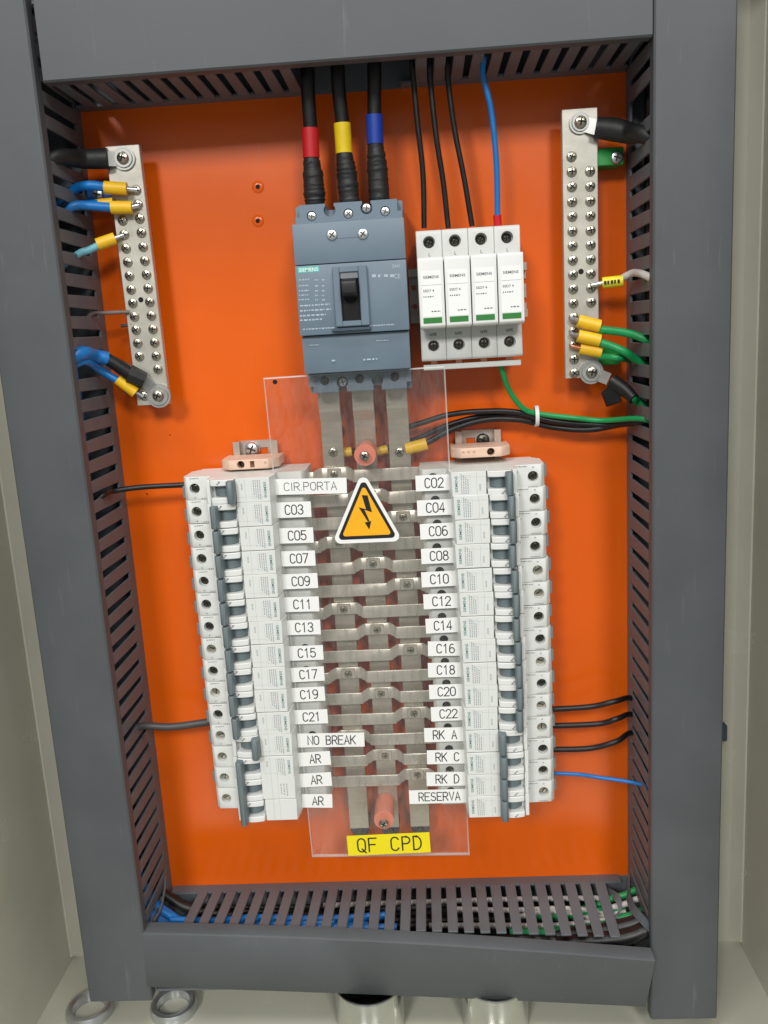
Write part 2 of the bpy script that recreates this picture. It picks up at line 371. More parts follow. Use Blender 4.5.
# orange plate
t = thing('mounting_plate', 'glossy orange painted steel mounting plate behind all the devices', 'mounting plate', (0, 0, -409))
me = mesh('plate', bevel(box(NB(), -262, 279.6, -2.5, 0, -409, 366), 0.5), 'orange_paint', off=V((0, 0, -409)))
o = bpy.data.objects.new('plate', me); COL.objects.link(o); o.parent = t
for u, v in ((258, 187), (258, 221)):
    x, d, z = P(u, v, 0)
    h = obj('screw_hole', lathe_d(NB(), x, z, [(4.6, 0.1), (4.2, 0.5), (2.2, 0.9), (1.9, 0.95)], 20), 'orange_paint', t)
    obj('bore', lathe_d(NB(), x, z, [(1.7, 0.2), (1.7, 1.0)], 14), 'hole_black', h)
for u, v, r in ((147, 494, .7), (131, 349, .6), (170, 435, .6)):
    x, d, z = P(u, v, 0); obj('pinhole', lathe_d(NB(), x, z, [(r, .02), (r, .15)], 8), 'hole_black', t)
x, d, z = P(721, 730, 2)
b = NB(); box(b, 274, 281, .5, 9, z - 7, z + 7); bevel(b, .8)
tag(obj('plate_clip', b, 'blue_grey_dark'), 'small grey steel clip on the right edge of the orange plate', 'clip')

# ================================================================== WIRING DUCTS
def cover(b, x0, x1, z0, z1, axis, d0=68, d1=D, lip=1.6):
    if axis == 'z':
        prism_z(b, [(x0, d0), (x0, d1 - 1.2), (x0 + 1.2, d1), (x1 - 1.2, d1), (x1, d1 - 1.2), (x1, d0), (x1 - lip, d0), (x1 - lip, d1 - lip), (x0 + lip, d1 - lip), (x0 + lip, d0)], z0, z1)
    else:
        prism_x(b, [(d0, z0), (d1 - 1.2, z0), (d1, z0 + 1.2), (d1, z1 - 1.2), (d1 - 1.2, z1), (d0, z1), (d0, z1 - lip), (d1 - lip, z1 - lip), (d1 - lip, z0 + lip), (d0, z0 + lip)], x0, x1)
    return b
PV = 14.68
# left duct
def vduct(name, label, s, xin, zlo, zhi, slot0, kmin, kmax, skip):
    t = thing(name, label, 'wiring duct', (xin + s * W / 2, 0.2, zlo))
    xo = xin + s * W
    b = NB(); a = [xin, xin + s * 1.8]
    lo = lambda p, q: (min(p, q), max(p, q))
    box(b, *lo(xin + s * 0.2, xo - s * 0.4), 0.2, 2.0, zlo, zhi)                      # floor of the trough
    box(b, *lo(xo - s * 2.2, xo - s * 0.4), 2.0, 70, zlo, zhi)                        # outer side
    box(b, *lo(xin + s * 1.9, xin + s * 0.1), 2.0, 12, zlo, zhi)                      # foot of the inner side
    obj('channel', b, 'duct_pvc_lit', t)
    fb = NB(); fw = PV - 6.2
    hexa(fb, [(xin + s * 1.9, 11.9, -fw / 2 - .8), (xin + s * .1, 11.9, -fw / 2 - .8), (xin + s * .1, 11.9, fw / 2 + .8), (xin + s * 1.9, 11.9, fw / 2 + .8),
              (xin + s * 1.9, 74, -fw / 2), (xin + s * .1, 74, -fw / 2), (xin + s * .1, 74, fw / 2), (xin + s * 1.9, 74, fw / 2)])
    bevel(fb, 0.35)
    fm = mesh('finger', fb, 'duct_pvc_lit', off=(xin, 0, 0))
    for k in range(kmin, kmax):
        if k in skip: continue
        z = slot0 - PV * (k + 0.5)
        if z - fw / 2 < zlo or z + fw / 2 > zhi: continue
        put('finger', fm, t, (xin, 0, z))
    b = cover(NB(), min(xin, xo), max(xin, xo), zlo, zhi, 'z'); obj('cover', bevel(b, .25, ang=60), 'duct_pvc', t)
    return t
dl = vduct('wiring_duct', 'tall slotted grey wiring duct along the left side of the panel', -1, XL, -414, 368, 219.0, -17, 41, (-2, 8))
dr = vduct('wiring_duct', 'tall slotted grey wiring duct along the right side of the panel', 1, XR, -440, 368, 15.5, -32, 26, (-16,))
# top duct
t = thing('wiring_duct', 'slotted grey wiring duct across the top above the three thick cables', 'wiring duct', (0, 0.2, ZT))
b = NB(); box(b, XL + 1, XR - 1, .2, 2, ZT, ZT + W); box(b, XL + 1, XR - 1, 2, 70, ZT + W - 2, ZT + W)
box(b, XL + 1, -29, 2, 12, ZT, ZT + 1.8); box(b, 41, XR - 1, 2, 12, ZT, ZT + 1.8); obj('channel', b, 'duct_pvc_lit', t)
PH = 12.5; fw = PH - 5.2
fb = bevel(hexa(NB(), [(-fw / 2 - .5, 11.9, 0.1), (fw / 2 + .5, 11.9, 0.1), (fw / 2 + .5, 11.9, 1.8), (-fw / 2 - .5, 11.9, 1.8), (-fw / 2, 74, 0.1), (fw / 2, 74, 0.1), (fw / 2, 74, 1.8), (-fw / 2, 74, 1.8)]), .35)
fm = mesh('finger', fb, 'duct_pvc_lit')
x = -165.4 - PH * 1.5
while x < XR - 6:
    if not (-33 < x < 44): put('finger', fm, t, (x, 0, ZT))
    x += PH
    if -33 < x < 44: x = 49.3 - 0.5 * PH + PH if x > 40 else x
b = cover(NB(), XL + 5.5, XR - .8, ZT - .4, ZT + W + 8, 'x'); obj('cover', bevel(b, .25, ang=60), 'duct_pvc', t)
# bottom duct: its inner side leans up a little, its cover is not snapped home at the right end
t = thing('wiring_duct', 'slotted grey wiring duct across the bottom with loose crooked cover', 'wiring duct', (0, 0.2, -412))
zb0, zb1 = ZB, ZB + 9.5
zz = lambda d: zb0 + (zb1 - zb0) * d / D
b = NB(); box(b, XL + 1, XR - 1, .2, 2, -412, zb0 - 1); box(b, XL + 1, XR - 1, 2, 70, -412, -410)
hexa(b, [(XL + 2, .2, zb0 - 1.8), (XR - 8, .2, zb0 - 1.8), (XR - 8, .2, zb0), (XL + 2, .2, zb0), (XL + 2, 12, zz(12) - 1.8), (XR - 8, 12, zz(12) - 1.8), (XR - 8, 12, zz(12)), (XL + 2, 12, zz(12))])
obj('channel', b, 'duct_pvc_lit', t)
PB = 12.65
k = 0; x = -172 + PB / 2
def bfinger(x, dz, dx=0):
    h = PB - 4.8; h /= 2
    return bevel(hexa(NB(), [(x - h - .5, 11.9, zz(11.9) - 1.8), (x + h + .5, 11.9, zz(11.9) - 1.8), (x + h + .5, 11.9, zz(11.9)), (x - h - .5, 11.9, zz(11.9)),
                (x - h + dx, 73, zz(73) - 1.8 + dz), (x + h + dx, 73, zz(73) - 1.8 + dz), (x + h + dx, 73, zz(73) + dz), (x - h + dx, 73, zz(73) + dz)]), .35)
while x < XR - 22:
    f = (x + 172) / 360
    obj('finger', bfinger(x, -14 * f * f), 'duct_pvc_lit', t); x += PB
cx = [P(142, 933, D), P(655, 960, 97), P(646, 1008, 84), P(147, 988, D)]        # front corners of the crooked cover
def sag(i, f):
    a, bb = (cx[0], cx[1]) if i == 0 else (cx[3], cx[2])
    p = Vector(a).lerp(Vector(bb), f); p.z += 4.0 * math.sin(math.pi * f) * (1 if i == 0 else .3); return p
b = NB(); N = 14; rows = []
for j in range(N + 1):
    f = j / N; tp, bt = sag(0, f), sag(1, f)
    # section: back edge of upper lip, front top edge, front bottom edge, back edge of lower lip, then the inside
    sec = [(tp.x, tp.y - 12, tp.z + 1.0), (tp.x, tp.y - 1.2, tp.z), (tp.x, tp.y, tp.z - 1.2), (bt.x, bt.y, bt.z + 1.2), (bt.x, bt.y - 1.2, bt.z), (bt.x, bt.y - 10, bt.z),
           (bt.x, bt.y - 10, bt.z + 1.6), (bt.x, bt.y - 1.8, bt.z + 1.6), (tp.x, tp.y - 1.8, tp.z - 1.6), (tp.x, tp.y - 12, tp.z - .6)]
    rows.append([b.verts.new(V(q)) for q in sec])
for j in range(N):
    for i in range(10): b.faces.new((rows[j][i], rows[j][(i + 1) % 10], rows[j + 1][(i + 1) % 10], rows[j + 1][i]))
b.faces.new(rows[0]); b.faces.new(rows[-1][::-1])
obj('cover', b, 'duct_pvc', t, sharp=50)
# bent loose fingers in the bottom corners
def strip_bend(pts, wd, th=1.6):
    b = NB(); c = spline([V(p) for p in pts], 6); prev = None
    for i, p in enumerate(c):
        tn = (c[min(i + 1, len(c) - 1)] - c[max(i - 1, 0)]).normalized(); sd = wd; nn = tn.cross(sd).normalized()
        q = [b.verts.new(p + sd * a + nn * e) for a, e in ((-3.6, -th / 2), (3.6, -th / 2), (3.6, th / 2), (-3.6, th / 2))]
        if prev:
            for k in range(4): b.faces.new((prev[k], prev[(k + 1) % 4], q[(k + 1) % 4], q[k]))
        else: b.faces.new(q[::-1])
        prev = q
    b.faces.new(prev); return b
obj('finger', strip_bend([P(628, 878, 10), P(628, 893, 28), P(632, 907, 50), P(643, 920, 66), P(655, 932, 74)], Vector((.25, 0, 1)).normalized()), 'duct_pvc_lit', dr)
obj('finger', strip_bend([P(607, 891, 12), P(617, 898, 32), P(620, 910, 44), P(612, 922, 52), P(606, 928, 58)], Vector((.5, .7, .3)).normalized()), 'duct_pvc_lit', t)
obj('finger', strip_bend([P(165, 876, 10), P(164, 893, 28), P(160, 912, 46), P(153, 924, 60)], Vector((.25, 0, 1)).normalized()), 'duct_pvc_lit', dl)

# ================================================================== SMALL SHARED MESHES
def screw_mesh(name, r, h, slot='cross', mats=('screw_steel', 'hole_black')):
    b = lathe_d(NB(), 0, 0, [(r, 0), (r, h * .35), (r * .82, h * .8), (r * .45, h)], 18)
    ln = r * .62; wd = r * .13
    for a in ((0, 1) if slot == 'cross' else (0,)):
        x0, x1, z0, z1 = (-ln, ln, -wd, wd) if a == 0 else (-wd, wd, -ln, ln)
        box(b, x0, x1, h * .6, h * 1.03 + a * .02, z0, z1, 1)
    return mesh(name, b, list(mats))
SCREW = screw_mesh('screw', 3.6, 2.2); SCREW_BIG = screw_mesh('screw', 4.3, 3.0)
SCREW_Z = screw_mesh('screw', 4.4, 2.6, 'cross', ('zinc', 'screw_dark')); SCREW_ROUND = screw_mesh('screw', 5.6, 5.0, 'cross', ('zinc', 'screw_dark'))
SCREW_SUNK = screw_mesh('screw', 3.3, 1.0, 'cross', ('screw_dark', 'hole_black'))
SCREW_SUNK1 = screw_mesh('screw', 3.3, 1.0, 'slot', ('screw_steel', 'hole_black'))
def slot_rail(name, label, x0, x1, z0, z1, vertical):
    # 35 mm top-hat rail
    t = thing(name, label, 'DIN rail', ((x0 + x1) / 2, 0.1, z0))
    kk = 1.0 if vertical else 1.13
    pr = lambda c: [(c + (q - c) * kk, e) for q, e in [(c - 17.5, 6.5), (c - 17.5, 7.5), (c - 12.5, 7.5), (c - 12.5, 1.2), (c + 12.5, 1.2), (c + 12.5, 7.5), (c + 17.5, 7.5), (c + 17.5, 6.5), (c + 13.5, 6.5), (c + 13.5, .1), (c - 13.5, .1), (c - 13.5, 6.5)]]
    b = NB()
    if vertical: prism_z(b, pr((x0 + x1) / 2), z0, z1)
    else: prism_x(b, [(d, z) for z, d in pr((z0 + z1) / 2)], x0, x1)
    me = mesh('profile', b, 'rail_steel'); c = NB()
    return t, me
# ================================================================== MCB
# local: x from the outer end's middle; the inner (bar) end at -45.5, terminal end at +45.5, nose to the viewer
UC = 88.9
def pf(u): return u - UC
prof = [(43, 10), (43, 44), (45.5, 49.5), (63.6, 49.5), (66, 70), (90.4, 70), (91.2, 62), (108.8, 62), (109.4, 69), (112.2, 69), (113.0, 50.8), (131.5, 50), (134.4, 46), (134.4, 22), (129, 14), (129, 10)]
b = prism_z(NB(), [(pf(u), d) for u, d in prof], -8.85, 8.85); bevel(b, .35, ang=20)
me = mesh('body', b, 'white_plastic')
c = lathe_d(NB(), pf(125.7), 0, [(3.9, 45.6), (3.9, 60)], 22); lathe_d(c, pf(53), 2.6, [(3.4, 44.5), (3.4, 60)], 22)
MCB_BODY = boolean(me, c)
def arcs(zs):                                # white cheeks either side of each toggle
    b = NB()
    for z0, z1 in zs:
        p = [(pf(91.4), 60)] + [(pf(91.4 + 17.2 * i / 10), 70 + 2.6 * math.sin(math.pi * (0.10 + .8 * i / 10)) ** .8) for i in range(11)] + [(pf(108.6), 60)]
        prism_z(b, p, z0, z1)
    return bevel(b, .5, ang=40)
MCB_ARC = mesh('cheek', arcs(((4.3, 8.75), (-8.75, -4.3))), 'arc_plastic')
def handle(side, z0=-8.2, z1=8.2, drums=(0,)):
    b = NB()
    for z in drums:
        p = [(pf(92 + 16.5 * i / 8), 60 + 7.5 * math.sin(math.pi * i / 8) ** .7) for i in range(9)]
        prism_z(b, p, z - 4.2, z + 4.2)
    u = 103.4 if side > 0 else 90.6
    prism_z(b, [(pf(u), 64), (pf(u + (.6 if side > 0 else -.4)), 77.5), (pf(u + 1.2), 79.3), (pf(u + 3.8), 79.3), (pf(u + 5.2 + (.4 if side > 0 else 0)), 77), (pf(u + 5.4), 64)], z0, z1)
    return mesh('toggle', bevel(b, .5, ang=35), 'grey_toggle')
TOG = {1: handle(1), -1: handle(-1)}
def mcb_print(seed, three=False):
    rnd = random.Random(seed); b = NB(); d = 70.06
    write(b, 'SIEMENS', pf(69.2), .2, d, 1.9, wid=11.5, rot=math.pi / 2, mi=0)
    for i in range(4):                       # columns of tiny vertical print, too small to read
        x = 72.6 + i * 1.5; z = -7.0
        while z < 6.5 - i:
            l = rnd.uniform(.6, 1.6); dash(b, pf(x), pf(x + .75), z, z + l, d, 1); z += l + .5
    dash(b, pf(79), pf(79.12), -6, 6, d, 1); dash(b, pf(71.5), pf(79), 6.0, 6.12, d, 1); dash(b, pf(83.7), pf(83.85), -8.2, 8.2, d, 1)
    dash(b, pf(68), pf(90), 4.9, 5.0, d, 1)
    for i in range(5): dash(b, pf(85.5), pf(86.6), -5 + i * 1.0, -4.4 + i * 1.0, d, 1)
    b0 = b; b = NB()
    scribble(b, pf(113.6), pf(121.5), 7.6, .7, 50.9, 2, rnd); scribble(b, pf(122), pf(129), -7.7, .6, 50.6, 2, rnd)
    v = [b.verts.new((pf(x), -50.6, z)) for x, z in ((125, 6.6), (126.6, 6.6), (125.8, 7.6))]; b.faces.new(v).material_index = 2
    dash(b, pf(114.2), pf(115), 3.2, 4.2, 50.9, 1)
    return mesh('marking', b0, ['ink_teal', 'ink_faint', 'ink_grey']), mesh('terminal_print', b, ['ink_teal', 'ink_faint', 'ink_grey'])
MCB_PRINT, MCB_TPRINT = mcb_print(3)
b = NB()
for zc in (4.3, -8.75):
    pass
v = [b.verts.new((pf(x), -d, z)) for x, d, z in ((100.5, 72.9, -7.6), (103.0, 72.75, -5.4), (104, 72.6, -5.8), (102.3, 72.8, -6.6), (102.1, 72.8, -8.0))]; b.faces.new(v)
MCB_LATCH = mesh('latch_slot', b, 'ink_grey')
MCB_CLIP = mesh('clip', bevel(box(NB(), pf(134.2), pf(136.2), 30, 46, -1.5, 7.6), .4), 'grey_clip')
TERM = mesh('wire_entry', bevel(box(NB(), pf(42.9), pf(43.5), 22, 36, -5, 5), .2), 'hole_black')
def mcb(label, side, group, x, zc, flip):
    t = thing('circuit_breaker', label, 'circuit breaker', (0, 0, 0), group)
    put('body', MCB_BODY, t); put('cheek', MCB_ARC, t); put('toggle', TOG[side], t)
    put('marking', MCB_PRINT, t); put('terminal_print', MCB_TPRINT, t); put('latch_slot', MCB_LATCH, t); put('clip', MCB_CLIP, t)
    a = random.uniform(0, 3)
    put('terminal_screw', SCREW_SUNK if random.random() < .55 else SCREW_SUNK1, t, (pf(125.7), 46.4 if random.random() < .7 else 45.7, 0), a)
    put('terminal_screw', SCREW_SUNK, t, (pf(53), 44.8, 2.6), random.uniform(0, 3))
    t.location = V((x + random.uniform(-.35, .35), random.uniform(-.1, .35), zc + random.uniform(-.05, .05))) * S
    t.rotation_euler = (random.uniform(-.004, .004), (math.pi if flip else 0) + random.uniform(-.0025, .0025), random.uniform(-.006, .006))
    return t
LEFT = ['CIR.PORTA'] + ['C%02d' % k for k in range(3, 22, 2)] + ['NO BREAK', 'AR', 'AR', 'AR']
RIGHT = ['C%02d' % k for k in range(2, 23, 2)] + ['RK A', 'RK C', 'RK D', 'RESERVA']
ZR = -2.55
for i, nm in enumerate(LEFT[:12]):
    sd = -1 if i in (0, 11) else 1
    ex = {0: 'topmost white breaker of the left column with its toggle tipped right, beside label CIR.PORTA',
          11: 'white breaker with toggle tipped right above the three-pole breaker, beside label NO BREAK'}.get(i, 'white single-pole circuit breaker beside the label %s in the left column' % nm)
    mcb(ex, sd, 'circuit breakers in the two columns', -UC - .7, -18 * i - 1.1, True)
for i, nm in enumerate(RIGHT):
    ex = ('white breaker with toggle tipped left beside the label %s, lower right column' if i >= 11 else 'white single-pole circuit breaker beside the label %s in the right column') % nm
    mcb(ex, -1 if i >= 11 else 1, 'circuit breakers in the two columns', UC - (1.9, 1.1, .8, 2.3, .3, .1, .9, .3, .3, 0, .3, .4, 0, 0, 0)[i], ZR - 18 * i - (2.2 if i == 0 else 1.1), False)
# three-pole breaker
t = thing('circuit_breaker', 'three-pole white breaker with one long grey handle at the foot of the left column', 'circuit breaker', (0, 0, 0), 'circuit breakers in the two columns')
for j in (-1, 0, 1):
    put('body', MCB_BODY, t, (0, 0, 18 * j)); put('cheek', MCB_ARC, t, (0, 0, 18 * j)); put('latch_slot', MCB_LATCH, t, (0, 0, 18 * j))
    put('terminal_screw', SCREW_SUNK1, t, (pf(125.7), 46.2, 18 * j), random.uniform(0, 3)); put('terminal_screw', SCREW_SUNK, t, (pf(53), 44.8, 2.6 + 18 * j), random.uniform(0, 3))
put('clip', MCB_CLIP, t, (0, 0, -2)); put('marking', MCB_PRINT, t, (0, 0, -18))
put('toggle', handle(1, -26.2, 26.2, (-18, 0, 18)), t)
put('cover_plate', mesh('cover_plate', bevel(box(NB(), pf(66.6), pf(91.6), 69.6, 70.05, -26.6, 8.5), .2), 'white_plastic'), t)
b = NB(); rr = random.Random(5)
for i in range(3):
    z = -12
    while z < -3: l = rr.uniform(.7, 1.8); dash(b, pf(72 + i * 2.2), pf(72.8 + i * 2.2), z + 8, z + 8 + l, 70.1); z += l + .6
dash(b, pf(83.7), pf(83.85), -26, 26, 70.1); dash(b, pf(78.9), pf(79.02), -26, 26, 70.1)
put('marking', mesh('marking', b, 'ink_faint'), t)
t.location = V((-UC - .7, 0, -18 * 13 - 1.1)) * S; t.rotation_euler = (0, math.pi, 0)

# rails behind the columns, end stops, rail screws
for s, nm, (su, sv), zt in ((-1, 'left', (252, 449), 27), (1, 'right', (483, 440), 26)):
    xc = s * 87
    t, me = slot_rail('din_rail', 'steel mounting rail end with slot, sticking out above the %s breaker column' % nm, xc - 17.5, xc + 17.5, -275, zt, True)
    t['group'] = 'steel mounting rails'
    c = NB(); box(c, xc - 9, xc + 9, -3, 12, zt - 14, zt - 6)
    me = boolean(me, c); o = put('profile', me, t); o.location = -ORI[t.name] * S
    x, d, z = P(su, sv, 4)
    so = thing('rail_screw', 'round pan-head screw holding the %s breaker rail' % nm, 'screw', (x, 1.3, z), 'rail screws')
    o = put('head', SCREW_ROUND if s < 0 else screw_mesh('screw', 5.2, 4.6, 'cross', ('screw_dark', 'hole_black')), so, (x, 2.2, z), .4)
    obj('washer', lathe_d(NB(), x, z, [(6.2, 1.3), (6.2, 2.2)], 20), 'zinc', so)
    # end stop
    q = thing('end_stop', 'beige plastic end stop clamped on the rail above the %s breaker column' % nm, 'end stop', (xc, 6, 9.3), 'beige end stops')
    x0, x1 = xc - 22, xc + 22
    b = prism_z(NB(), [(x0, 5), (x0, 30), (x0 + 7, 38), (x1 - 7, 38), (x1, 30), (x1, 5), (x1 - 3, 5), (x1 - 3, 8), (x0 + 3, 8), (x0 + 3, 5)], 9.4, 16.8); bevel(b, .5)
    me = mesh('body', b, 'beige_plastic'); c = NB()
    hx = xc - 6 * (1 if s < 0 else -1.2)
    cyl(c, (hx, 28, 13.2), (hx, 45, 13.2), 2.9); 
    if s < 0: box(c, xc + 1, xc + 4.4, 30, 45, 10.6, 15.6)
    for k in range(3): box(c, x0 + 8 + (26 if s < 0 else 0) + k * 4, x0 + 9.6 + (26 if s < 0 else 0) + k * 4, 37, 45, 12.5, 14.4)
    me = boolean(me, c); o = put('body', me, q); o.location = -ORI[q.name] * S
    obj('clamp_screw', lathe_d(NB(), hx, 13.2, [(2.6, 29), (2.6, 31), (1.5, 31.5)], 14), 'screw_dark', q)

# ================================================================== BUSBARS
BX = (-24.4, 1.0, 26.4)
BD = 22.5
names = ('left', 'middle', 'right')
for i, x in enumerate(BX):
    t = thing('busbar', 'flat vertical tinned busbar, %s of the three below the large breaker' % names[i], 'busbar', (x, BD, -300), 'vertical busbars')
    b = prism_x(NB(), [(BD - 3, -300), (BD, -300), (BD, 40), (BD + 5, 48), (BD + 5, 74), (BD + 2, 74), (BD + 2, 49), (BD - 3, 41)], x - 8, x + 8); bevel(b, .3)
    obj('bar', b, 'tin_bar', t)
    if i != 1:
        sx, sd, sz = P(335 if i == 0 else 398, 452, BD)
        put('screw', SCREW, t, (x, BD, sz), random.uniform(0, 2))
        u = NB(); lathe_d(u, x, -291, [(3, BD + .02), (3, BD + .3)], 16)
    # insulator under the end of the bar
    q = thing('insulator', 'small dark insulator post under the lower end of the %s busbar' % names[i], 'insulator', (x, 0, -303), 'insulators under the busbar ends')
    obj('post', lathe_d(NB(), x, -303, [(7, .1), (8, 2), (8, 17), (6.5, 19)], 20), 'blue_grey_dark', q)
    obj('bolt', bevel(cyl(NB(), (x, 19, -304), (x, 21.5, -304), 3.2, n=6), .2), 'screw_dark', q)
    q2 = thing('insulator', 'dark insulator post under the %s busbar near the large breaker' % names[i], 'insulator', (x, 0, 60), 'insulators under the busbar tops')
    obj('post', lathe_d(NB(), x, 30, [(7, .1), (8, 2), (8, 17), (6.5, 19)], 20), 'blue_grey_dark', q2)
SD = 30.0
for i in range(15):
    z = -18 * i - 1.2; ph = i % 3; xh = BX[ph]
    t = thing('branch_strip', 'flat tinned cross strip bolted to the %s busbar, between labels %s and %s' % (names[ph], LEFT[i] if i < 12 else 'AR', RIGHT[i]), 'busbar strip', (xh, BD, z), 'cross strips between the breaker columns')
    hw = 10.2; b = NB()
    path = [(-47, SD), (xh - hw - 6.0, SD), (xh - hw - 4.2, SD - .8), (xh - hw - 3.0, SD - 2.5), (xh - hw - 1.8, BD + 4.4), (xh - hw - .2, BD + 2.6), (xh - hw + 1.6, BD + 2.0),
            (xh + hw - 1.6, BD + 2.0), (xh + hw + .2, BD + 2.6), (xh + hw + 1.8, BD + 4.4), (xh + hw + 3.0, SD - 2.5), (xh + hw + 4.2, SD - .8), (xh + hw + 6.0, SD), (47, SD)]
    low = [(x, d - 1.9) for x, d in path]
    prism_z(b, path + low[::-1], z - 4.8, z + 4.8)
    for v in b.verts:                        # the seat on the bar sits a little higher than the arms
        if abs(v.co.x - xh) < hw + 1.0: v.co.z += 1.9
        elif abs(v.co.x - xh) < hw + 3.5: v.co.z += 1.0
    bevel(b, .3, ang=50); zs_ = z; z = z + 1.9
    obj('strip', b, 'tin_strip', t)
    nb = NB(); box(nb, xh - 5.2, xh + 5.2, BD + 2.05, BD + 3.4, z - 4.3, z + 4.3); bevel(nb, .3); obj('square_washer', nb, 'tin_strip', t)
    put('screw', screw_mesh('screw', 3.1, 1.8) if i == 0 else SCREW_STRIP, t, (xh, BD + 3.4, z), random.uniform(0, 2)) if i else None
    if i == 0:
        SCREW_STRIP = screw_mesh('screw', 3.1, 1.8, 'cross', ('screw_steel', 'screw_dark')); put('screw', SCREW_STRIP, t, (xh, BD + 3.4, z), .3)

# ================================================================== MOULDED CASE BREAKER
MX, MZ = 1.0, 141.9
t = thing('moulded_case_breaker', 'large blue-grey moulded case breaker with black toggle and teal brand mark', 'circuit breaker', (MX, 0.1, 65))
x0, x1 = MX - 38.1, MX + 38.1
b = bevel(box(NB(), x0 + .6, x1 - .6, .1, 57, 79, 179), .8); obj('case', b, 'blue_grey_plastic', t)
b = NB(); box(b, x0, x1, 50, 66.8, 104.9, 151.8); fr = obj('front_plate', bevel(b, .7, 2), 'blue_grey_plastic', t)
b = NB(); box(b, x0, x1, 50, 66.4, 152.3, 179.2); obj('upper_cover', bevel(b, .8, 2), 'blue_grey_plastic', t)
b = NB(); prism_x(b, [(50, 78.5), (61, 78.5), (62.5, 104.4), (50, 104.4)], x0 + .5, x1 - .5); obj('lower_cover', bevel(b, .7, 2), 'blue_grey_plastic', t)
def terminals(name, z0, z1, d1, notch_top):
    b = NB(); box(b, x0 + .8, x1 - .8, .2, d1, z0, z1); bevel(b, .5); me = mesh(name, b, 'blue_grey_plastic'); c = NB()
    zn = z1 if notch_top else z0
    for px in (-12.7, 12.7): box(c, MX + px - 3, MX + px + 3, -5, d1 + 5, zn - 3.5, zn + 3.5)
    for px in (-25.4, 0, 25.4): box(c, MX + px - 8.3, MX + px + 8.3, 12, 38, zn - 9, zn + 9)
    for s in (-1, 1): box(c, MX + s * 35.6 - 1.8, MX + s * 35.6 + 1.8, d1 - 9, d1 + 5, zn - 8, zn + 8 if notch_top else zn + 5)
    zc = (z0 + z1) / 2 - (.5 if notch_top else -1)
    for px, rr_ in ((-25.4, 3.4), (-12.7, 4.2), (0, 3.4), (12.7, 4.2), (25.4, 3.4)): cyl(c, (MX + px, d1 - 8, zc + (3.0 if abs(px) == 12.7 else 0) * (1 if notch_top else -.6)), (MX + px, d1 + 5, zc + (3.0 if abs(px) == 12.7 else 0) * (1 if notch_top else -.6)), rr_, n=20)
    me = boolean(me, c); o = put(name, me, t); o.location = -ORI[t.name] * S
    return zc
zc = terminals('terminal_block', 178.6, 193, 55, True)
for px, mt_, dz, dd in ((-25.4, SCREW_Z, 0, 53), (0, SCREW_Z, 0, 53), (12.7, SCREW_Z, 3, 53), (25.4, SCREW_Z, 0, 53)):
    o = put('screw', mt_, t, (MX + px, dd, zc + dz), random.uniform(0, 2)); o.scale = (.75, .75, .75)
zc = terminals('terminal_block', 63.5, 79.2, 46, False)
for px, mt_, dz in ((-25.4, SCREW_SUNK, 0), (-12.7, SCREW_Z, -1.8), (0, SCREW_SUNK, 0), (25.4, SCREW_SUNK, 0)):
    o = put('screw', mt_, t, (MX + px, 41.5, zc + dz), random.uniform(0, 2)); o.scale = (.8, .8, .8)
for u, v in ((332, 235), (363, 234)):
    x, d, z = P(u, v, 66.4); o = put('screw', SCREW_Z, t, (x, 66.3, z), .7); o.scale = (.85, .6, .85)
# toggle frame: four bars round a dark opening
wx0, _, wz1 = P(339, 271, 72); wx1, _, wz0 = P(361, 320, 72)
fx0, _, fz1 = P(332, 267, 70); fx1, _, fz0 = P(370, 325, 70)
fz1 = min(fz1, 151.4)
b = NB(); box(b, fx0, wx0, 60, 70.5, fz0, fz1); box(b, wx1, fx1, 60, 70.5, fz0, fz1); box(b, wx0 - .2, wx1 + .2, 60, 70.4, fz0, wz0); box(b, wx0 - .2, wx1 + .2, 60, 70.4, wz1 - 1, fz1)
obj('toggle_frame', bevel(b, .5, ang=40), 'blue_grey_plastic', t)
b = NB(); box(b, fx0 - 3, fx1 + .5, 64, 70, fz0 - 3, fz0 - 1); obj('frame_foot', bevel(b, .4), 'blue_grey_dark', t)
obj('toggle_well', box(NB(), wx0, wx1, 66.85, 67.3, wz0, wz1 - .4), 'hole_black', t)
b = NB(); prism_x(b, [(67.2, wz1 - 5), (78, wz1 - 6.2), (79.5, wz1 - 8), (79.5, wz1 - 15), (77, wz1 - 17), (67.2, wz1 - 19)], wx0 + 1.6, wx1 - 1.6); obj('toggle', bevel(b, .8, 2), 'black_plastic', t)
obj('toggle_stop', bevel(box(NB(), wx0 + .4, wx1 - .4, 67.2, 69.6, wz1 - 5.2, wz1 - 1.2), .3), 'grey_clip', t)
# printing
x, d, z = P(308.5, 269.5, 66.9)
b = NB(); dash(b, x - 7.4, x + 7.4, z - 1.9, z + 1.9, 66.87); bd = obj('brand_panel', b, 'teal_print', t)
b = NB(); write(b, 'SIEMENS', x, z, 66.95, 2.4, wid=13.2); obj('lettering', b, 'paper_white', bd)
b = NB(); rr = random.Random(11)
def scr(u0, u1, v, h):
    a = P(u0, v, 66.9); c_ = P(u1, v, 66.9); scribble(b, a[0], c_[0], a[2], h, 66.9, 0, rr)
for v in (280, 286, 291, 295.5, 300): scr(299, 309, v, .9); scr(315, 318, v, .9); scr(322, 325, v, .9) 
for v, e in ((306, 330), (311, 331), (316, 326), (320.5, 323)): scr(300, e, v, 1.1)
scr(303, 335, 329.5, .9); scr(368, 395, 326, .8); scr(308, 318, 345.5, .7); scr(376, 388, 341, .7); scr(331, 335, 361, 1.2); scr(363, 377, 360, 1.2)
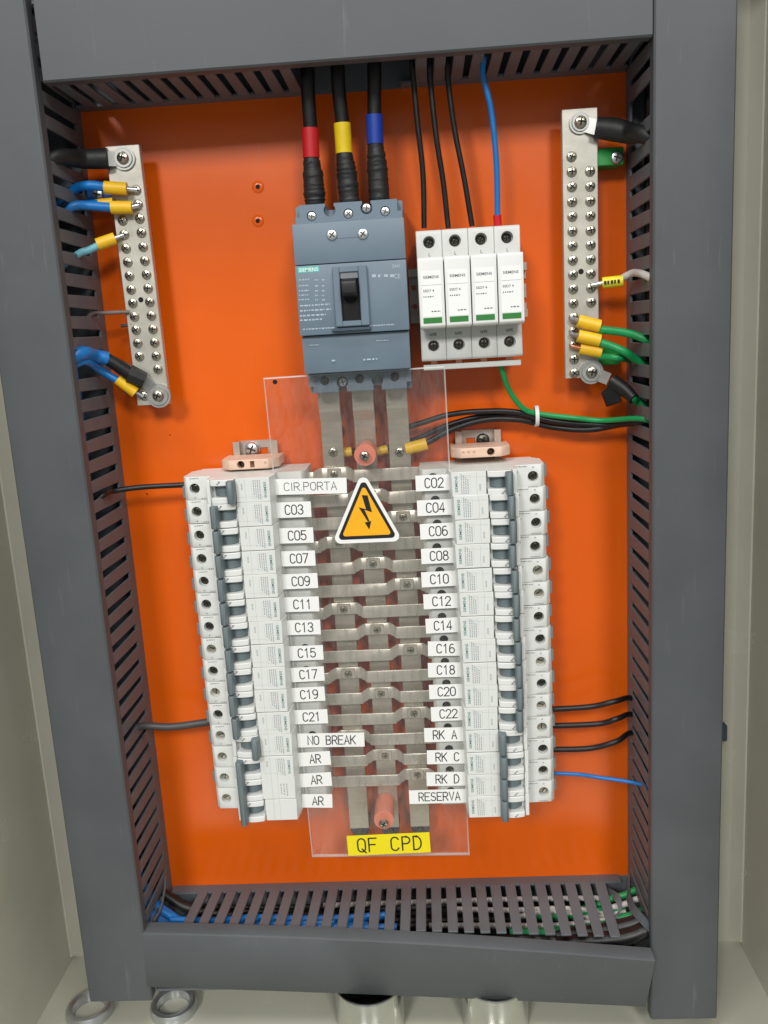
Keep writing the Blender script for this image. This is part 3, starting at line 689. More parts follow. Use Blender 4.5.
write(b, 'CE', P(397, 276, 66.9)[0], P(397, 276, 66.9)[2], 66.9, 3.2); write(b, '3VA1', P(396, 266, 66.9)[0], P(396, 266, 66.9)[2], 66.9, 2.2)
for uu in (372, 378, 384, 390): scr(uu, uu + 4, 276, 2.0)
scr(334, 336, 276, 1); scr(334, 336, 288, 1); scr(336, 338, 313, 1.2); scr(366, 368, 289, 1); scr(367, 369, 313, 1.2)
for v in b.verts:
    if v.co.z < 104: v.co.y = -62.7
obj('printing', b, 'ink_pale', t)
b = NB(); dash(b, MX - 11, MX + 9, 168, 168.35, 66.45); obj('moulding_line', b, 'blue_grey_dark', t)

# ================================================================== SURGE ARRESTERS
def spd_proto():
    x = 8.9
    b = NB(); prism_x(b, [(8, 82), (47, 82), (48.5, 83.5), (48.5, 106), (60, 108), (60, 150), (50.5, 151.5), (50.5, 169.5), (49, 171.5), (8, 171.5)], -x, x); bevel(b, .4)
    me = mesh('base', b, 'spd_plastic'); c = NB()
    for z in (163.5, 92.5): lathe_d(c, 0, z, [(4.2, 43.5), (4.2, 60)], 24)
    return boolean(me, c)
SPD_BASE = spd_proto()
SPD_PLUG = mesh('cartridge', bevel(prism_x(NB(), [(58, 104.5), (67.0, 105.2), (68.3, 106.5), (68.3, 150.5), (67.3, 151.8), (58, 152)], -8.6, 8.6), .5, 2), 'arc_plastic')
SPD_STK = mesh('sticker', box(NB(), -6.7, 6.7, 68.2, 68.42, 112.5, 143), 'paper_white')
b = NB(); write(b, 'SIEMENS', 0, 139, 68.5, 1.9, wid=10.6); dash(b, -6.7, 6.7, 133.6, 133.75, 68.5); write(b, '5SD7 4', -2, 130, 68.5, 1.7, wid=7.5)
scribble(b, -5.7, 1.8, 126, .8, 68.5); scribble(b, -.6, 5.6, 116, .9, 68.5); 
SPD_TXT = mesh('lettering', b, 'ink_dark')
b = NB(); write(b, 'L', 0, 155.2, 50.6, 2.3); SPD_L = mesh('terminal_letter', b, 'ink_dark')
b = NB(); write(b, 'N/PE', 0, 100.6, 48.6, 2.1); SPD_N = mesh('terminal_letter', b, 'ink_dark')
SPD_WIN = mesh('status_window', bevel(box(NB(), -6.4, 6.4, 68.1, 68.6, 108.2, 112.0), .15), 'status_green')
ords = ('leftmost', 'second', 'third', 'rightmost')
pos = ('under the first black wire', 'under the second black wire', 'under the third black wire', 'under the blue wire with red sleeve')
for i in range(4):
    xx = 82.4 + (i - 1.5) * 18
    t = thing('surge_arrester', 'white surge arrester with green window, %s of four, %s' % (ords[i], pos[i]), 'surge arrester', (xx, 0, 0), 'four surge arresters')
    for nm, me in (('terminal_letter', SPD_L), ('terminal_letter', SPD_N), ('base', SPD_BASE), ('cartridge', SPD_PLUG), ('status_window', SPD_WIN)): put(nm, me, t, (xx, 0, 0))
    sk = put('sticker', SPD_STK, t, (xx, 0, 0)); put('lettering', SPD_TXT, sk, (xx, 0, 0))
    for z in (163.5, 92.5): put('terminal_screw', SCREW_SUNK, t, (xx, 44.2, z), random.uniform(0, 2))
t, me = slot_rail('din_rail', 'perforated horizontal mounting rail behind the surge arresters', 39.6, 127.5, 112, 147, False)
t['group'] = 'steel mounting rails'
c = NB()
for xx in (43.2, 121.5, 126):
    for z in (122, 136): cyl(c, (xx, -3, z), (xx, 12, z), 2.1)
cc = NB(); 
me = boolean(me, c); o = put('profile', me, t); o.location = -ORI[t.name] * S
t = thing('comb_bar', 'grey earthing comb bar with copper tabs under the surge arresters', 'comb bar', (82, 28, 74))
o = obj('bar', bevel(box(NB(), 47.5, 117.5, 30, 44, 75.5, 79.3), .4), 'spd_plastic', t)
for i in range(4):
    xx = 82.4 + (i - 1.5) * 18; obj('tab', box(NB(), xx - 2.2, xx + 2.2, 36, 38, 79.2, 84), 'copper', t)

# ================================================================== NEUTRAL AND EARTH BARS
def bar(name, label, xc0, xc1, z0, z1, d1, cols, ins_mat, ins, hole):
    t = thing(name, label, 'terminal bar', ((xc0 + xc1) / 2, 14, z0))
    xm = lambda z: xc0 + (xc1 - xc0) * (z1 - z) / (z1 - z0)
    b = hexa(NB(), [(xc1 - 12.4, d1 - 6, z0), (xc1 + 12.4, d1 - 6, z0), (xc0 + 12.4, d1 - 6, z1), (xc0 - 12.4, d1 - 6, z1), (xc1 - 12.4, d1, z0), (xc1 + 12.4, d1, z0), (xc0 + 12.4, d1, z1), (xc0 - 12.4, d1, z1)])
    obj('bar', bevel(b, .4), 'nickel', t)
    for off, zs in cols:
        for z in zs:
            put('screw', SCREW, t, (xm(z) + off, d1, z), random.uniform(0, 3))
    for x, z in ins:
        q = obj('insulator', bevel(box(NB(), x - 12, x + 13.5, .1, d1 - 6.2, z - 6, z + 6), .6), ins_mat, t)
    hx, _, hz = P(hole[0], hole[1], d1); obj('hole', lathe_d(NB(), hx, hz, [(2, d1 - .4), (2, d1 + .06)], 14), 'hole_black', t)
    return t
BARD = 24.0
def colz(u, va, vb, n): 
    za = P(u[0], va, BARD)[2]; zb = P(u[1], vb, BARD)[2]; return [za + (zb - za) * i / (n - 1) for i in range(n)]
px4 = lambda x, y: (20 + x / 3.533, 130 + y / 3.533)
px7 = lambda x, y: (540 + x / 3.1, 90 + y / 3.1)
a, b_ = px4(415, 212), px4(490, 845); right_l = colz((a[0], b_[0]), a[1], b_[1], 14)
a, b_ = px4(362, 320), px4(420, 800); left_l = colz((a[0], b_[0]), a[1], b_[1], 11)
nbar = bar('terminal_bar', 'silver neutral bar with two rows of screws at the upper left', -160.8, -158.5, 60.5, 246.5, BARD,
    [(6.6, right_l), (-6.2, left_l + [P(143, 396, BARD)[2]])], 'insulator_blue', [(-181, P(98, 194, 10)[2]), (-171, P(118, 385, 10)[2])], px4(427, 600))
a, b_ = px7(95, 207), px7(97, 878); left_r = colz((a[0], b_[0]), a[1], b_[1], 16)
a, b_ = px7(154, 252), px7(158, 658); right_r = colz((a[0], b_[0]), a[1], b_[1], 10)
pbar = bar('terminal_bar', 'silver earth bar with two rows of screws at the upper right', 164.8, 164.4, 62.8, 249.2, BARD,
    [(-5.9, left_r), (6.9, right_r)], 'insulator_green', [(183, P(616, 158, 10)[2]), (180, P(616, 356, 10)[2])], px7(127, 563))
for par, (u, v), dd in ((nbar, px4(275, 228), 18), (pbar, px7(237, 210), 18)):
    x, d, z = P(u, v, dd); o = put('screw', SCREW_Z, par, (x, dd, z), .3)

# ================================================================== WIRES
def wire(name, label, pts, r, mt, cat='wire', group=None, n=12):
    q = [P(*p) if not isinstance(p[2], str) else p for p in pts]
    out = []
    for i, p in enumerate(q):
        if not isinstance(p[2], str): out.append(p); continue
        s_ = -1 if p[2] == 'L' else 1; e = PXd(p[0], p[1], XL if s_ < 0 else XR); e = (e[0], min(max(e[1], 16), 64), e[2])
        inn = (e[0] + s_ * 16, e[1] + 2, e[2] - 10)
        out += [inn, e] if i == 0 else [e, inn]
    if len(out) > 3: out = [out[0]] + [(p_[0] + random.uniform(-.5, .5), p_[1] + random.uniform(-.5, .5), p_[2] + random.uniform(-.5, .5)) for p_ in out[1:-1]] + [out[-1]]
    o = obj(name, tube(NB(), out, r, n), mt); return tag(o, label, cat, group)
def sleeve(par, name, pts, r, mt, n=14): return obj(name, tube(NB(), [P(*p) for p in pts], r, n), mt, par)
def boot(par, pts, rs, mt_):               # taped, wrinkled sleeve: many uneven wraps
    c = spline([Vector(P(*p)) for p in pts], 8); rr_ = []
    for i in range(len(c)):
        f_ = i / (len(c) - 1) * (len(rs) - 1); j = min(int(f_), len(rs) - 2); rr_.append((rs[j] + (rs[j + 1] - rs[j]) * (f_ - j)) * random.uniform(.94, 1.05))
    b = tube(NB(), [tuple(q) for q in c], rr_, 20, k=2)
    for v in b.verts: v.co += Vector((random.uniform(-.18, .18), random.uniform(-.18, .18), random.uniform(-.25, .25)))
    return obj('shrink_boot', b, mt_, par)
def ring_lug(par, u, v, d, R, tail, mt='lug_tin', wd=4.0, scr=True):
    x, _, z = P(u, v, d); q = P(*tail)
    b = lathe_d(NB(), x, z, [(R, d), (R, d + 1.6)], 26)
    a = Vector((q[0] - x, 0, q[2] - z)); L = a.length; a.normalize(); sd = Vector((-a.z, 0, a.x)) * wd
    p = [Vector((x, -d, z)) + a * (R * .5) - sd, Vector((x, -d, z)) + a * (R * .5) + sd, Vector((q[0], -q[1], q[2])) + sd, Vector((q[0], -q[1], q[2])) - sd]
    vv = [b.verts.new(k) for k in p] + [b.verts.new(k + Vector((0, -1.5, 0))) for k in p]
    for f in ((3, 2, 1, 0), (4, 5, 6, 7), (0, 1, 5, 4), (1, 2, 6, 5), (2, 3, 7, 6), (3, 0, 4, 7)): b.faces.new([vv[i] for i in f])
    l = obj('lug', b, mt, par)
    if scr:
        obj('washer', bevel(lathe_d(NB(), x, z, [(R * .8, d + 1.6), (R * .8, d + 2.6)], 24), .2), mt, par)
        put('lug_screw', SCREW_BIG, par, (x, d + 2.6, z), random.uniform(0, 2))
    return l
c2 = lambda x, y, d: (240 + x / 2.4, 40 + y / 2.4, d)
for i, (nm, mt_, top, mid0, mid1, low) in enumerate((
        ('red', 'band_red', (160, 40), (168, 212), (171, 283), (181, 395)),
        ('yellow', 'band_yellow', (232, 30), (245, 200), (250, 272), (264, 392)),
        ('blue', 'band_blue', (322, 28), (322, 180), (325, 250), (335, 388)))):
    dA, dB = 42, 34
    w_ = wire('power_cable', 'thick black power cable with a %s band entering the large breaker' % nm, [c2(top[0], top[1] - 40, 44), c2(*top, dA), c2((top[0] + mid0[0]) / 2 - 1, (top[1] + mid0[1]) / 2, 40), c2(*mid0, 37), c2(*mid1, 36), c2(*low, dB)], 4.9, 'wire_black', 'power cable', 'three thick power cables', 18)
    sleeve(w_, 'colour_band', [c2(*mid0, 37), c2(*mid1, 36)], 5.9, mt_, 20)
    boot(w_, [c2(mid1[0], mid1[1], 36), c2(mid1[0] * .6 + low[0] * .4 + .5, mid1[1] * .6 + low[1] * .4, 35), c2(mid1[0] * .25 + low[0] * .75, mid1[1] * .25 + low[1] * .75, 34.5), c2(low[0], low[1] + 6, dB)], [5.6, 7.3, 7.6, 7.0], 'tape_black')
for i, pts in enumerate((((410, 25), (414, 85), (426, 200), (440, 320), (442, 452)), ((455, 20), (458, 95), (471, 230), (488, 340), (500, 452)), ((501, 15), (499, 80), (511, 200), (537, 335), (557, 447)))):
    w_ = wire('wire', 'thin black wire dropping into the %s surge arrester from the left' % ('first', 'second', 'third')[i], [c2(a, b__, (46, 44, 41, 38, 34)[j]) for j, (a, b__) in enumerate(pts)], 1.9, 'wire_black', 'wire', 'black wires to the surge arresters')
w_ = wire('wire', 'blue wire with red sleeve dropping into the rightmost surge arrester', [c2(586, 40, 48), c2(583, 85, 46), c2(603, 170, 43), c2(614, 300, 40), c2(618, 440, 34)], 2.0, 'wire_blue')
sleeve(w_, 'red_sleeve', [c2(617, 420, 35), c2(619, 446, 33.5)], 2.9, 'band_red')
# green earth wire and black wires to the right duct
wire('earth_wire', 'green earth wire curving from the surge arresters into the right duct', [(500, 362, 36), (502, 371, 34), (510, 391, 28), (524, 408, 24), (541, 414.5, 22), (572, 418, 24), (603, 420.5, 26), (643, 419.5, 'R')], 2.0, 'wire_green')
c7 = lambda x, y, d: (400 + x / 2.954, 390 + y / 2.954, d)
w_ = wire('wire', 'upper black wire arching from the middle busbar to the right duct', [(375, 452, 12), (392, 446, 12), c7(-10, 130, 12), c7(20, 112, 14), c7(80, 93, 16), c7(140, 75, 18), c7(220, 63, 20), c7(340, 66, 20), c7(450, 92, 19), c7(600, 104, 22), c7(705, 93, 'R')], 2.2, 'wire_black', 'wire', 'black wires from the busbars')
sleeve(w_, 'yellow_sleeve', [(372, 452.5, 13), (388, 449, 13)], 3.6, 'lug_yellow')
w_ = wire('wire', 'lower black wire from the right busbar with a yellow lug sleeve', [(408, 449, 20), (420, 445, 21), c7(80, 155, 20), c7(150, 118, 19), c7(250, 90, 18), c7(350, 86, 17), c7(450, 108, 15), c7(560, 118, 20), c7(690, 100, 'R')], 2.4, 'wire_black', 'wire', 'black wires from the busbars')
sleeve(w_, 'yellow_sleeve', [(406, 449, 21), (427, 443.5, 21.5)], 4.6, 'lug_yellow')
w_ = wire('wire', 'black wire from the left busbar passing behind the other busbars', [(340, 453, 11), (360, 451, 9), (385, 448, 8), (405, 442, 8), c7(60, 140, 10), c7(150, 100, 14), c7(250, 78, 15), c7(350, 78, 14), c7(450, 100, 12), c7(580, 112, 18), c7(695, 97, 'R')], 2.2, 'wire_black', 'wire', 'black wires from the busbars')
sleeve(w_, 'yellow_sleeve', [(338, 453, 14), (352, 451.5, 14)], 3.8, 'lug_yellow')
x, d, z = P(537, 416, 20); b = NB()
f = [Vector((x - .4, -(20 + 6.0 * math.cos(k * math.pi / 10)), z + 7.2 * math.sin(k * math.pi / 10))) for k in range(20)]
for k in range(20):
    p, q = f[k], f[(k + 1) % 20]; e = Vector((1.4, 0, .2))
    n_ = (Vector((0, (p.y + 20), p.z - z))).normalized() * .7; n2 = (Vector((0, (q.y + 20), q.z - z))).normalized() * .7
    vv = [b.verts.new(k_) for k_ in (p - e, q - e, q + e, p + e, p - e + n_, q - e + n2, q + e + n2, p + e + n_)]
    for ff in ((0, 1, 2, 3), (7, 6, 5, 4), (0, 4, 5, 1), (2, 6, 7, 3)): b.faces.new([vv[i] for i in ff])
bmesh.ops.remove_doubles(b, verts=b.verts, dist=.02)
tag(obj('cable_tie', b, 'tie_white'), 'white cable tie round the black and green wires', 'cable tie')
# wires of the breaker columns
c8 = lambda x, y, d: (x / 2.56, 380 + y / 2.56, d)
wire('wire', 'black wire from the left duct to the topmost left breaker', [c8(262, 296, 'L'), c8(290, 285, 36), c8(360, 273, 30), c8(474, 268, 28), c8(500, 268, 28)], 2.1, 'wire_black')
wire('wire', 'thick dark grey wire from the left duct to the breaker labelled NO BREAK', [c8(355, 886, 'L'), c8(440, 888, 32), c8(530, 875, 28), c8(560, 872, 28)], 3.0, 'wire_grey')
cr = lambda x, y, d: (540 + x / 2.56, 400 + y / 2.56, d)
for nm, pts in (('uppermost', ((15, 792), (35, 792), (130, 786), (195, 770), (230, 757))), ('middle', ((15, 836), (35, 836), (150, 829), (200, 815), (232, 800))), ('lowest', ((15, 896), (38, 896), (130, 892), (195, 875), (236, 853)))):
    wire('wire', '%s of three black wires from the right breaker column to the duct' % nm, [cr(a, b__, (28, 28, 30, 34, 'R')[j]) for j, (a, b__) in enumerate(pts)], 2.2, 'wire_black', 'wire', 'black wires to the right duct')
wire('wire', 'thin blue wire from the lower right breaker column to the duct', [cr(15, 955, 28), cr(45, 955, 29), cr(100, 958, 32), cr(150, 966, 38), cr(258, 985, 'R')], 1.5, 'wire_blue')
# neutral bar
def yl(par, pts, r=3.6, mt_='lug_yellow'): return sleeve(par, 'yellow_sleeve', pts, r, mt_)
p4 = lambda x, y, d: (20 + x / 3.533, 130 + y / 3.533, d)
w_ = wire('power_cable', 'thick black cable bolted to the top of the neutral bar', [p4(130, 97, 'L'), p4(220, 102, 32), p4(312, 101, 28)], [4.6, 4.6, 6.6, 7.2], 'tape_black', 'power cable', n=18)
ring_lug(w_, *p4(368, 101, BARD + .1), 8.2, p4(312, 103, 27), wd=5)
w_ = wire('wire', 'blue wire with yellow sleeve on the uppermost neutral screw', [p4(192, 212, 'L'), p4(245, 196, 36), p4(312, 204, 32)], 3.3, 'wire_blue', 'wire', 'blue neutral wires')
yl(w_, [p4(298, 203, 32), p4(378, 208, 30)], 4.5); sleeve(w_, 'lug', [p4(372, 208, 28), p4(415, 212, 26)], 2.0, 'zinc')
w_ = wire('wire', 'blue wire with yellow sleeve on the second neutral screw', [p4(183, 271, 'L'), p4(240, 268, 36), p4(330, 275, 32)], 3.3, 'wire_blue', 'wire', 'blue neutral wires')
yl(w_, [p4(322, 274, 32), p4(396, 274, 30)], 4.6); sleeve(w_, 'lug', [p4(390, 273, 28), p4(420, 266, 26)], 2.0, 'zinc')
w_ = wire('wire', 'short yellow-sleeved wire behind the second neutral wire', [p4(190, 270, 'L'), p4(230, 262, 30), p4(330, 255, 27)], 2.6, 'wire_blue', 'wire', 'blue neutral wires'); yl(w_, [p4(262, 262, 28), p4(330, 254, 27)], 3.2)
w_ = wire('wire', 'pale blue wire with yellow sleeve on the left row of neutral screws', [p4(208, 438, 'L'), p4(240, 424, 37), p4(285, 404, 34)], 2.6, 'wire_pale_blue')
yl(w_, [p4(272, 405, 34), p4(336, 383, 30)], 4.4); sleeve(w_, 'lug', [p4(330, 384, 29), p4(366, 371, 26)], 1.6, 'zinc')
wire('wire', 'thin brown wire from the left duct to the neutral bar', [p4(252, 655, 'L'), p4(300, 646, 30), p4(385, 643, 25)], 1.5, 'wire_brown')
wire('wire', 'short stub of thin dark wire beside the neutral bar', [p4(358, 692, 21), p4(375, 690, 22), p4(396, 686, 23)], 1.2, 'wire_grey')
w_ = wire('power_cable', 'blue cable in black shrink sleeve bolted to the foot of the neutral bar', [p4(212, 792, 'L'), p4(260, 797, 42), p4(310, 808, 37)], 5.0, 'wire_blue', 'power cable', n=16)
sleeve(w_, 'shrink_sleeve', [p4(298, 803, 38), p4(350, 835, 34), p4(400, 868, 30)], [4.3, 5.2, 6.2], 'wire_black', 18); sleeve(w_, 'tape', [p4(385, 862, 31), p4(440, 885, 28)], [7.4, 6.2], 'tape_black', 8)
ring_lug(w_, *p4(492, 938, BARD + .1), 9.2, p4(435, 880, 27), wd=4.6)
w_ = wire('wire', 'blue wire with yellow sleeve near the foot of the neutral bar', [p4(220, 816, 'L'), p4(280, 845, 36), p4(350, 888, 32)], 3.0, 'wire_blue', 'wire', 'blue neutral wires')
yl(w_, [p4(345, 880, 32), p4(408, 928, 29)], 4.2); sleeve(w_, 'lug', [p4(402, 922, 28), p4(435, 942, 26)], 1.8, 'zinc')
# earth bar
p7 = lambda x, y, d: (540 + x / 3.1, 90 + y / 3.1, d)
w_ = wire('power_cable', 'thick black cable bolted to the top of the earth bar', [p7(172, 116, 28), p7(230, 124, 30), p7(280, 134, 36), p7(322, 142, 'R')], [7.0, 7.8, 7.0, 5.4, 4.6], 'tape_black', 'power cable', n=18)
ring_lug(w_, *p7(124, 102, BARD + .1), 7.6, p7(176, 118, 27), wd=5)
w_ = wire('wire', 'pale wire with a printed yellow tag on the earth bar', [p7(245, 590, 30), p7(270, 578, 34), p7(296, 566, 40), p7(335, 576, 'R')], 2.6, 'wire_white')
tg = sleeve(w_, 'yellow_tag', [p7(194, 598, 29), p7(258, 591, 32)], 4.0, 'tag_yellow'); sleeve(w_, 'lug', [p7(160, 606, 26), p7(196, 598, 28)], 1.8, 'zinc')
b = NB()
for k_ in range(5):
    q_ = P(*p7(203 + k_ * 10, 597 - k_ * 1.1, 35)); box(b, q_[0] - .7, q_[0] + (.5 if k_ % 2 else .9), 33.4 + k_ * .42, 34.0 + k_ * .42, q_[2] - 1.3, q_[2] + 1.2)
obj('print', b, 'ink_black', tg)
for nm, ya, yb, wa, wb, mt_ in (('uppermost', (118, 716), (186, 732), (186, 740), (335, 768), 'wire_green'), ('middle', (118, 762), (186, 776), (186, 782), (322, 838), 'wire_green'), ('lowest', (124, 800), (190, 812), (190, 824), (300, 836), 'wire_green')):
    dd = 34 if nm != 'lowest' else 30
    w_ = wire('earth_wire', '%s of three green earth wires with yellow sleeves on the earth bar' % nm, [p7(ya[0] + 40, ya[1] + 14, dd), p7(*wa, dd + 1), p7((wa[0] + wb[0]) / 2, (wa[1] * .55 + wb[1] * .45), dd + 8), p7(wb[0] - 18, wb[1], 'R')], 2.9 if nm != 'lowest' else 2.6, mt_, 'wire', 'green earth wires')
    yl(w_, [p7(*ya, dd), p7(*yb, dd + 1)], 4.6); sleeve(w_, 'lug', [p7(96, ya[1] - 6, 27), p7(ya[0] + 6, ya[1] + 1, dd - 2)], 1.8, 'copper' if nm == 'lowest' else 'zinc')
w_ = wire('earth_wire', 'green cable in black shrink sleeve bolted to the foot of the earth bar', [p7(262, 930, 40), p7(285, 952, 46), p7(303, 968, 'R')], 3.2, 'wire_green', 'power cable')
sleeve(w_, 'shrink_sleeve', [p7(225, 905, 33), p7(262, 930, 40), p7(292, 958, 47)], [5.6, 5.0, 4.0], 'wire_black', 18)
b = hexa(NB(), [P(*p7(190, 940, 30)), P(*p7(205, 985, 30)), P(*p7(252, 968, 36)), P(*p7(232, 900, 34)), P(*p7(188, 938, 33)), P(*p7(210, 978, 34)), P(*p7(255, 965, 40)), P(*p7(238, 898, 40))]); obj('tape_flag', bevel(b, .6), 'black_plastic', w_)
ring_lug(w_, *p7(158, 874, BARD + .1), 8.8, p7(212, 896, 31), wd=4.4)

# wires lying in the ducts
rnd = random.Random(21)
def lay(name, label, mt_, group, x0, x1, d, z, r, n=6, wob=3):
    pts = []
    for i in range(n + 1):
        f = i / n; pts.append((x0 + (x1 - x0) * f, d + rnd.uniform(-wob, wob), z + rnd.uniform(-wob, wob)))
    o = obj(name, tube(NB(), pts, r, 10, k=4), mt_); return tag(o, label, 'wire', group)
lay_z = ZB - 11
for i in range(5): lay('wire', 'blue wire lying in the left half of the bottom duct', 'wire_blue', 'blue wires in the bottom duct', -186, (-6, -48, 4, -20, -36)[i], (44, 51, 58, 48, 55)[i], lay_z + 7.5 - (i // 3) * 5, 3.3, n=5, wob=1.6)
for i in range(14): lay('wire', 'black wire lying in the bottom duct', 'wire_black', 'black wires in the bottom duct', -186 + rnd.uniform(0, 30), 192, 7 + (i % 7) * 9, lay_z - 9 - (i // 7) * 9, rnd.uniform(2.6, 4.4), n=4, wob=5)
for i in range(4): lay('wire', 'white wire lying among the others in the bottom duct', 'wire_white', 'white wires in the bottom duct', (-60, 50, 30, 100)[i], 192, (20, 33, 47, 38)[i], lay_z + 2 - i * .6, 2.2, n=3, wob=3)
for i in range(3): lay('wire', 'green wire lying in the right half of the bottom duct', 'wire_green', 'green wires in the bottom duct', (118, 95, 130)[i], 192, (36, 56, 50)[i], lay_z - i, 2.8, n=3, wob=2)
def corner(label, pts, r, mt_): tag(obj('wire', tube(NB(), pts, r, 12), mt_), label, 'wire')
for nm, mt_, r, dd, h in (('upper blue', 'wire_blue', 4.4, 36, 0), ('middle blue', 'wire_blue', 4.4, 47, -2), ('front blue', 'wire_blue', 4.2, 57, -5), ('pale blue', 'wire_pale_blue', 3.2, 64, -4), ('black', 'wire_black', 4.2, 22, 4)):
    corner('%s wire turning from the left duct into the bottom duct' % nm, [(XL - 24, dd - 4, ZB + 130), (XL - 18, dd - 2, ZB + 50), (XL - 8, dd, ZB + 14 + h), (XL + 6, dd, ZB - 2 + h), (XL + 22, dd + 1, lay_z + h), (XL + 60, dd, lay_z - 4)], r, mt_)
for nm, mt_, r, dd, h in (('upper green', 'wire_green', 2.8, 26, 2), ('white', 'wire_white', 2.4, 34, -1), ('lower green', 'wire_green', 3.4, 47, -4), ('upper black', 'wire_black', 6, 56, -4), ('lower black', 'wire_black', 6, 66, -7)):
    corner('%s wire turning from the bottom duct into the right duct' % nm, [(XR - 70, dd, lay_z - 5), (XR - 38, dd, lay_z - 2), (XR - 18, dd, ZB - 6 + h * .7), (XR - 4, dd, ZB - 1 + h * .7), (XR + 9, dd - 2, ZB + 12 + h), (XR + 20, dd - 4, ZB + 90)], r, mt_)
for i in range(5):
    for s, xw in ((-1, XL), (1, XR)):
        pts = [(xw + s * (14 + i * 7 + rnd.uniform(-3, 3)), 18 + (i * 17) % 40 + rnd.uniform(-4, 4), 440 - k * 120) for k in range(8)]
        if not (s < 0 and i == 0): tag(obj('cable', tube(NB(), pts, 3.4, 10, k=4), 'wire_black'), 'black cable running down inside the %s duct' % ('left' if s < 0 else 'right'), 'cable', 'black cables inside the %s duct' % ('left' if s < 0 else 'right'))
tag(obj('wire', tube(NB(), [(XL - 12, 50, 300), (XL - 10, 56, 180), (XL - 13, 52, 160), (XL - 9, 50, 60), (XL - 16, 46, -60)], 3.0, 10), 'wire_blue'), 'blue wire running down inside the left duct', 'wire')

# ================================================================== ACRYLIC GUARD, LABELS, WARNING SIGN
AD = 51.0; AT = 56.0
cor = [P(312, 858, AT), P(470, 856, AT), P(445, 366, AT), P(263, 378, AT)]
cor[1] = (min(cor[1][0], 65.4), AT, cor[1][2])
t = thing('acrylic_guard', 'clear acrylic guard sheet over the busbars between the breaker columns', 'guard sheet', cor[0])
b = NB(); cxm = sum(c_[0] for c_ in cor) / 4; czm = sum(c_[2] for c_ in cor) / 4
ins = [(c_[0] + (1.0 if c_[0] < cxm else -1.0), c_[2] + (1.0 if c_[2] < czm else -1.0)) for c_ in cor]      # the cut edge is chamfered
lv = [[b.verts.new((c_[0], -AD, c_[2])) for c_ in cor], [b.verts.new((c_[0], -(AT - 1.0), c_[2])) for c_ in cor], [b.verts.new((x_, -AT, z_)) for x_, z_ in ins]]
for q in (0, 1):
    for k in range(4): b.faces.new((lv[q][k], lv[q][(k + 1) % 4], lv[q + 1][(k + 1) % 4], lv[q + 1][k])).material_index = 1
b.faces.new(lv[0][::-1]); b.faces.new(lv[2])
o = obj('sheet', b, ['acrylic', 'acrylic_edge'], t)
for (u, v) in ((275, 382),):
    x, d, z = P(u, v, AT); obj('hole', lathe_d(NB(), x, z, [(1.7, AT + .01), (1.7, AT + .15)], 14), 'hole_black', t)
for nm, (u, v), zz_ in (('upper', (365, 455), 0), ('lower', (384, 820), 0)):
    x, d, z = P(u, v, AD)
    t = thing('standoff', '%s salmon pink plastic standoff post screwed through the acrylic guard' % nm, 'standoff', (BX[1], BD, z), 'pink standoffs')
    obj('post', bevel(lathe_d(NB(), x, z, [(7.8, BD + (2.2 if nm == 'upper' else .05)), (8.0, 30), (8.0, 51), (7.4, AD - .05)], 28), .1), 'standoff_pink', t)
    put('screw', SCREW, t, (x, AT + .05, z), .5)
LAB = []
def sticker(i, text, u0, v0, u1, v1, hpx, lab, fs=(7.0, 4.6), font_sx=.115, mono=True):
    p, q = P(u0, v0, AT + .1), P(u1, v1, AT + .1)
    cx_, cz_ = (p[0] + q[0]) / 2, (p[2] + q[2]) / 2; wd = math.hypot(q[0] - p[0], q[2] - p[2]); ro = math.atan2(q[2] - p[2], q[0] - p[0]) + random.uniform(-.008, .008)
    h = hpx
    t = thing('label_sticker', lab, 'label', (cx_, AT + .02, cz_ - h / 2), 'white circuit labels' if 'yellow' not in lab else None)
    ca, sa = math.cos(ro), math.sin(ro)
    pr = [(cx_ + a * ca - c_ * sa, cz_ + a * sa + c_ * ca) for a, c_ in ((-wd / 2, -h / 2), (wd / 2, -h / 2), (wd / 2, h / 2), (-wd / 2, h / 2))]
    obj('paper', prism_d(NB(), pr, AT + .05, AT + .25), 'sticker_yellow' if 'yellow' in lab else 'paper_white', t)
    b = NB()
    if mono: stroke_text(b, text, cx_ + .6, cz_, AT + .3, fs[0], fs[1], rot=ro, sw=font_sx)
    else: stroke_text(b, text, cx_, cz_, AT + .3, fs[0], [{'I': 2.3, '.': 2.0}.get(ch, fs[1]) for ch in text], rot=ro, sw=.085, kx=1.28)
    obj('lettering', b, 'ink_black', t)
def PX(f, x, y): return f(x, y)
g1 = lambda x, y: (170 + x / 4.267, 430 + y / 4.267); g2 = lambda x, y: (180 + x / 3.84, 630 + y / 3.84)
g3 = lambda x, y: (410 + x / 4.45, 410 + y / 4.45); g4 = lambda x, y: (390 + x / 4.267, 630 + y / 4.267)
LP = [g1(444, 244) + g1(754, 236), g1(450, 343) + g1(602, 337), g1(467, 452) + g1(612, 448), g1(475, 550) + g1(620, 546), g1(480, 648) + g1(630, 642), g1(488, 745) + g1(636, 742), g1(497, 844) + g1(642, 840),
      g2(418, 90) + g2(550, 86), g2(426, 173) + g2(554, 167), g2(430, 250) + g2(556, 244), g2(438, 335) + g2(567, 331), g2(451, 425) + g2(708, 420), g2(454, 498) + g2(578, 491), g2(460, 578) + g2(582, 572), g2(468, 656) + g2(585, 656)]
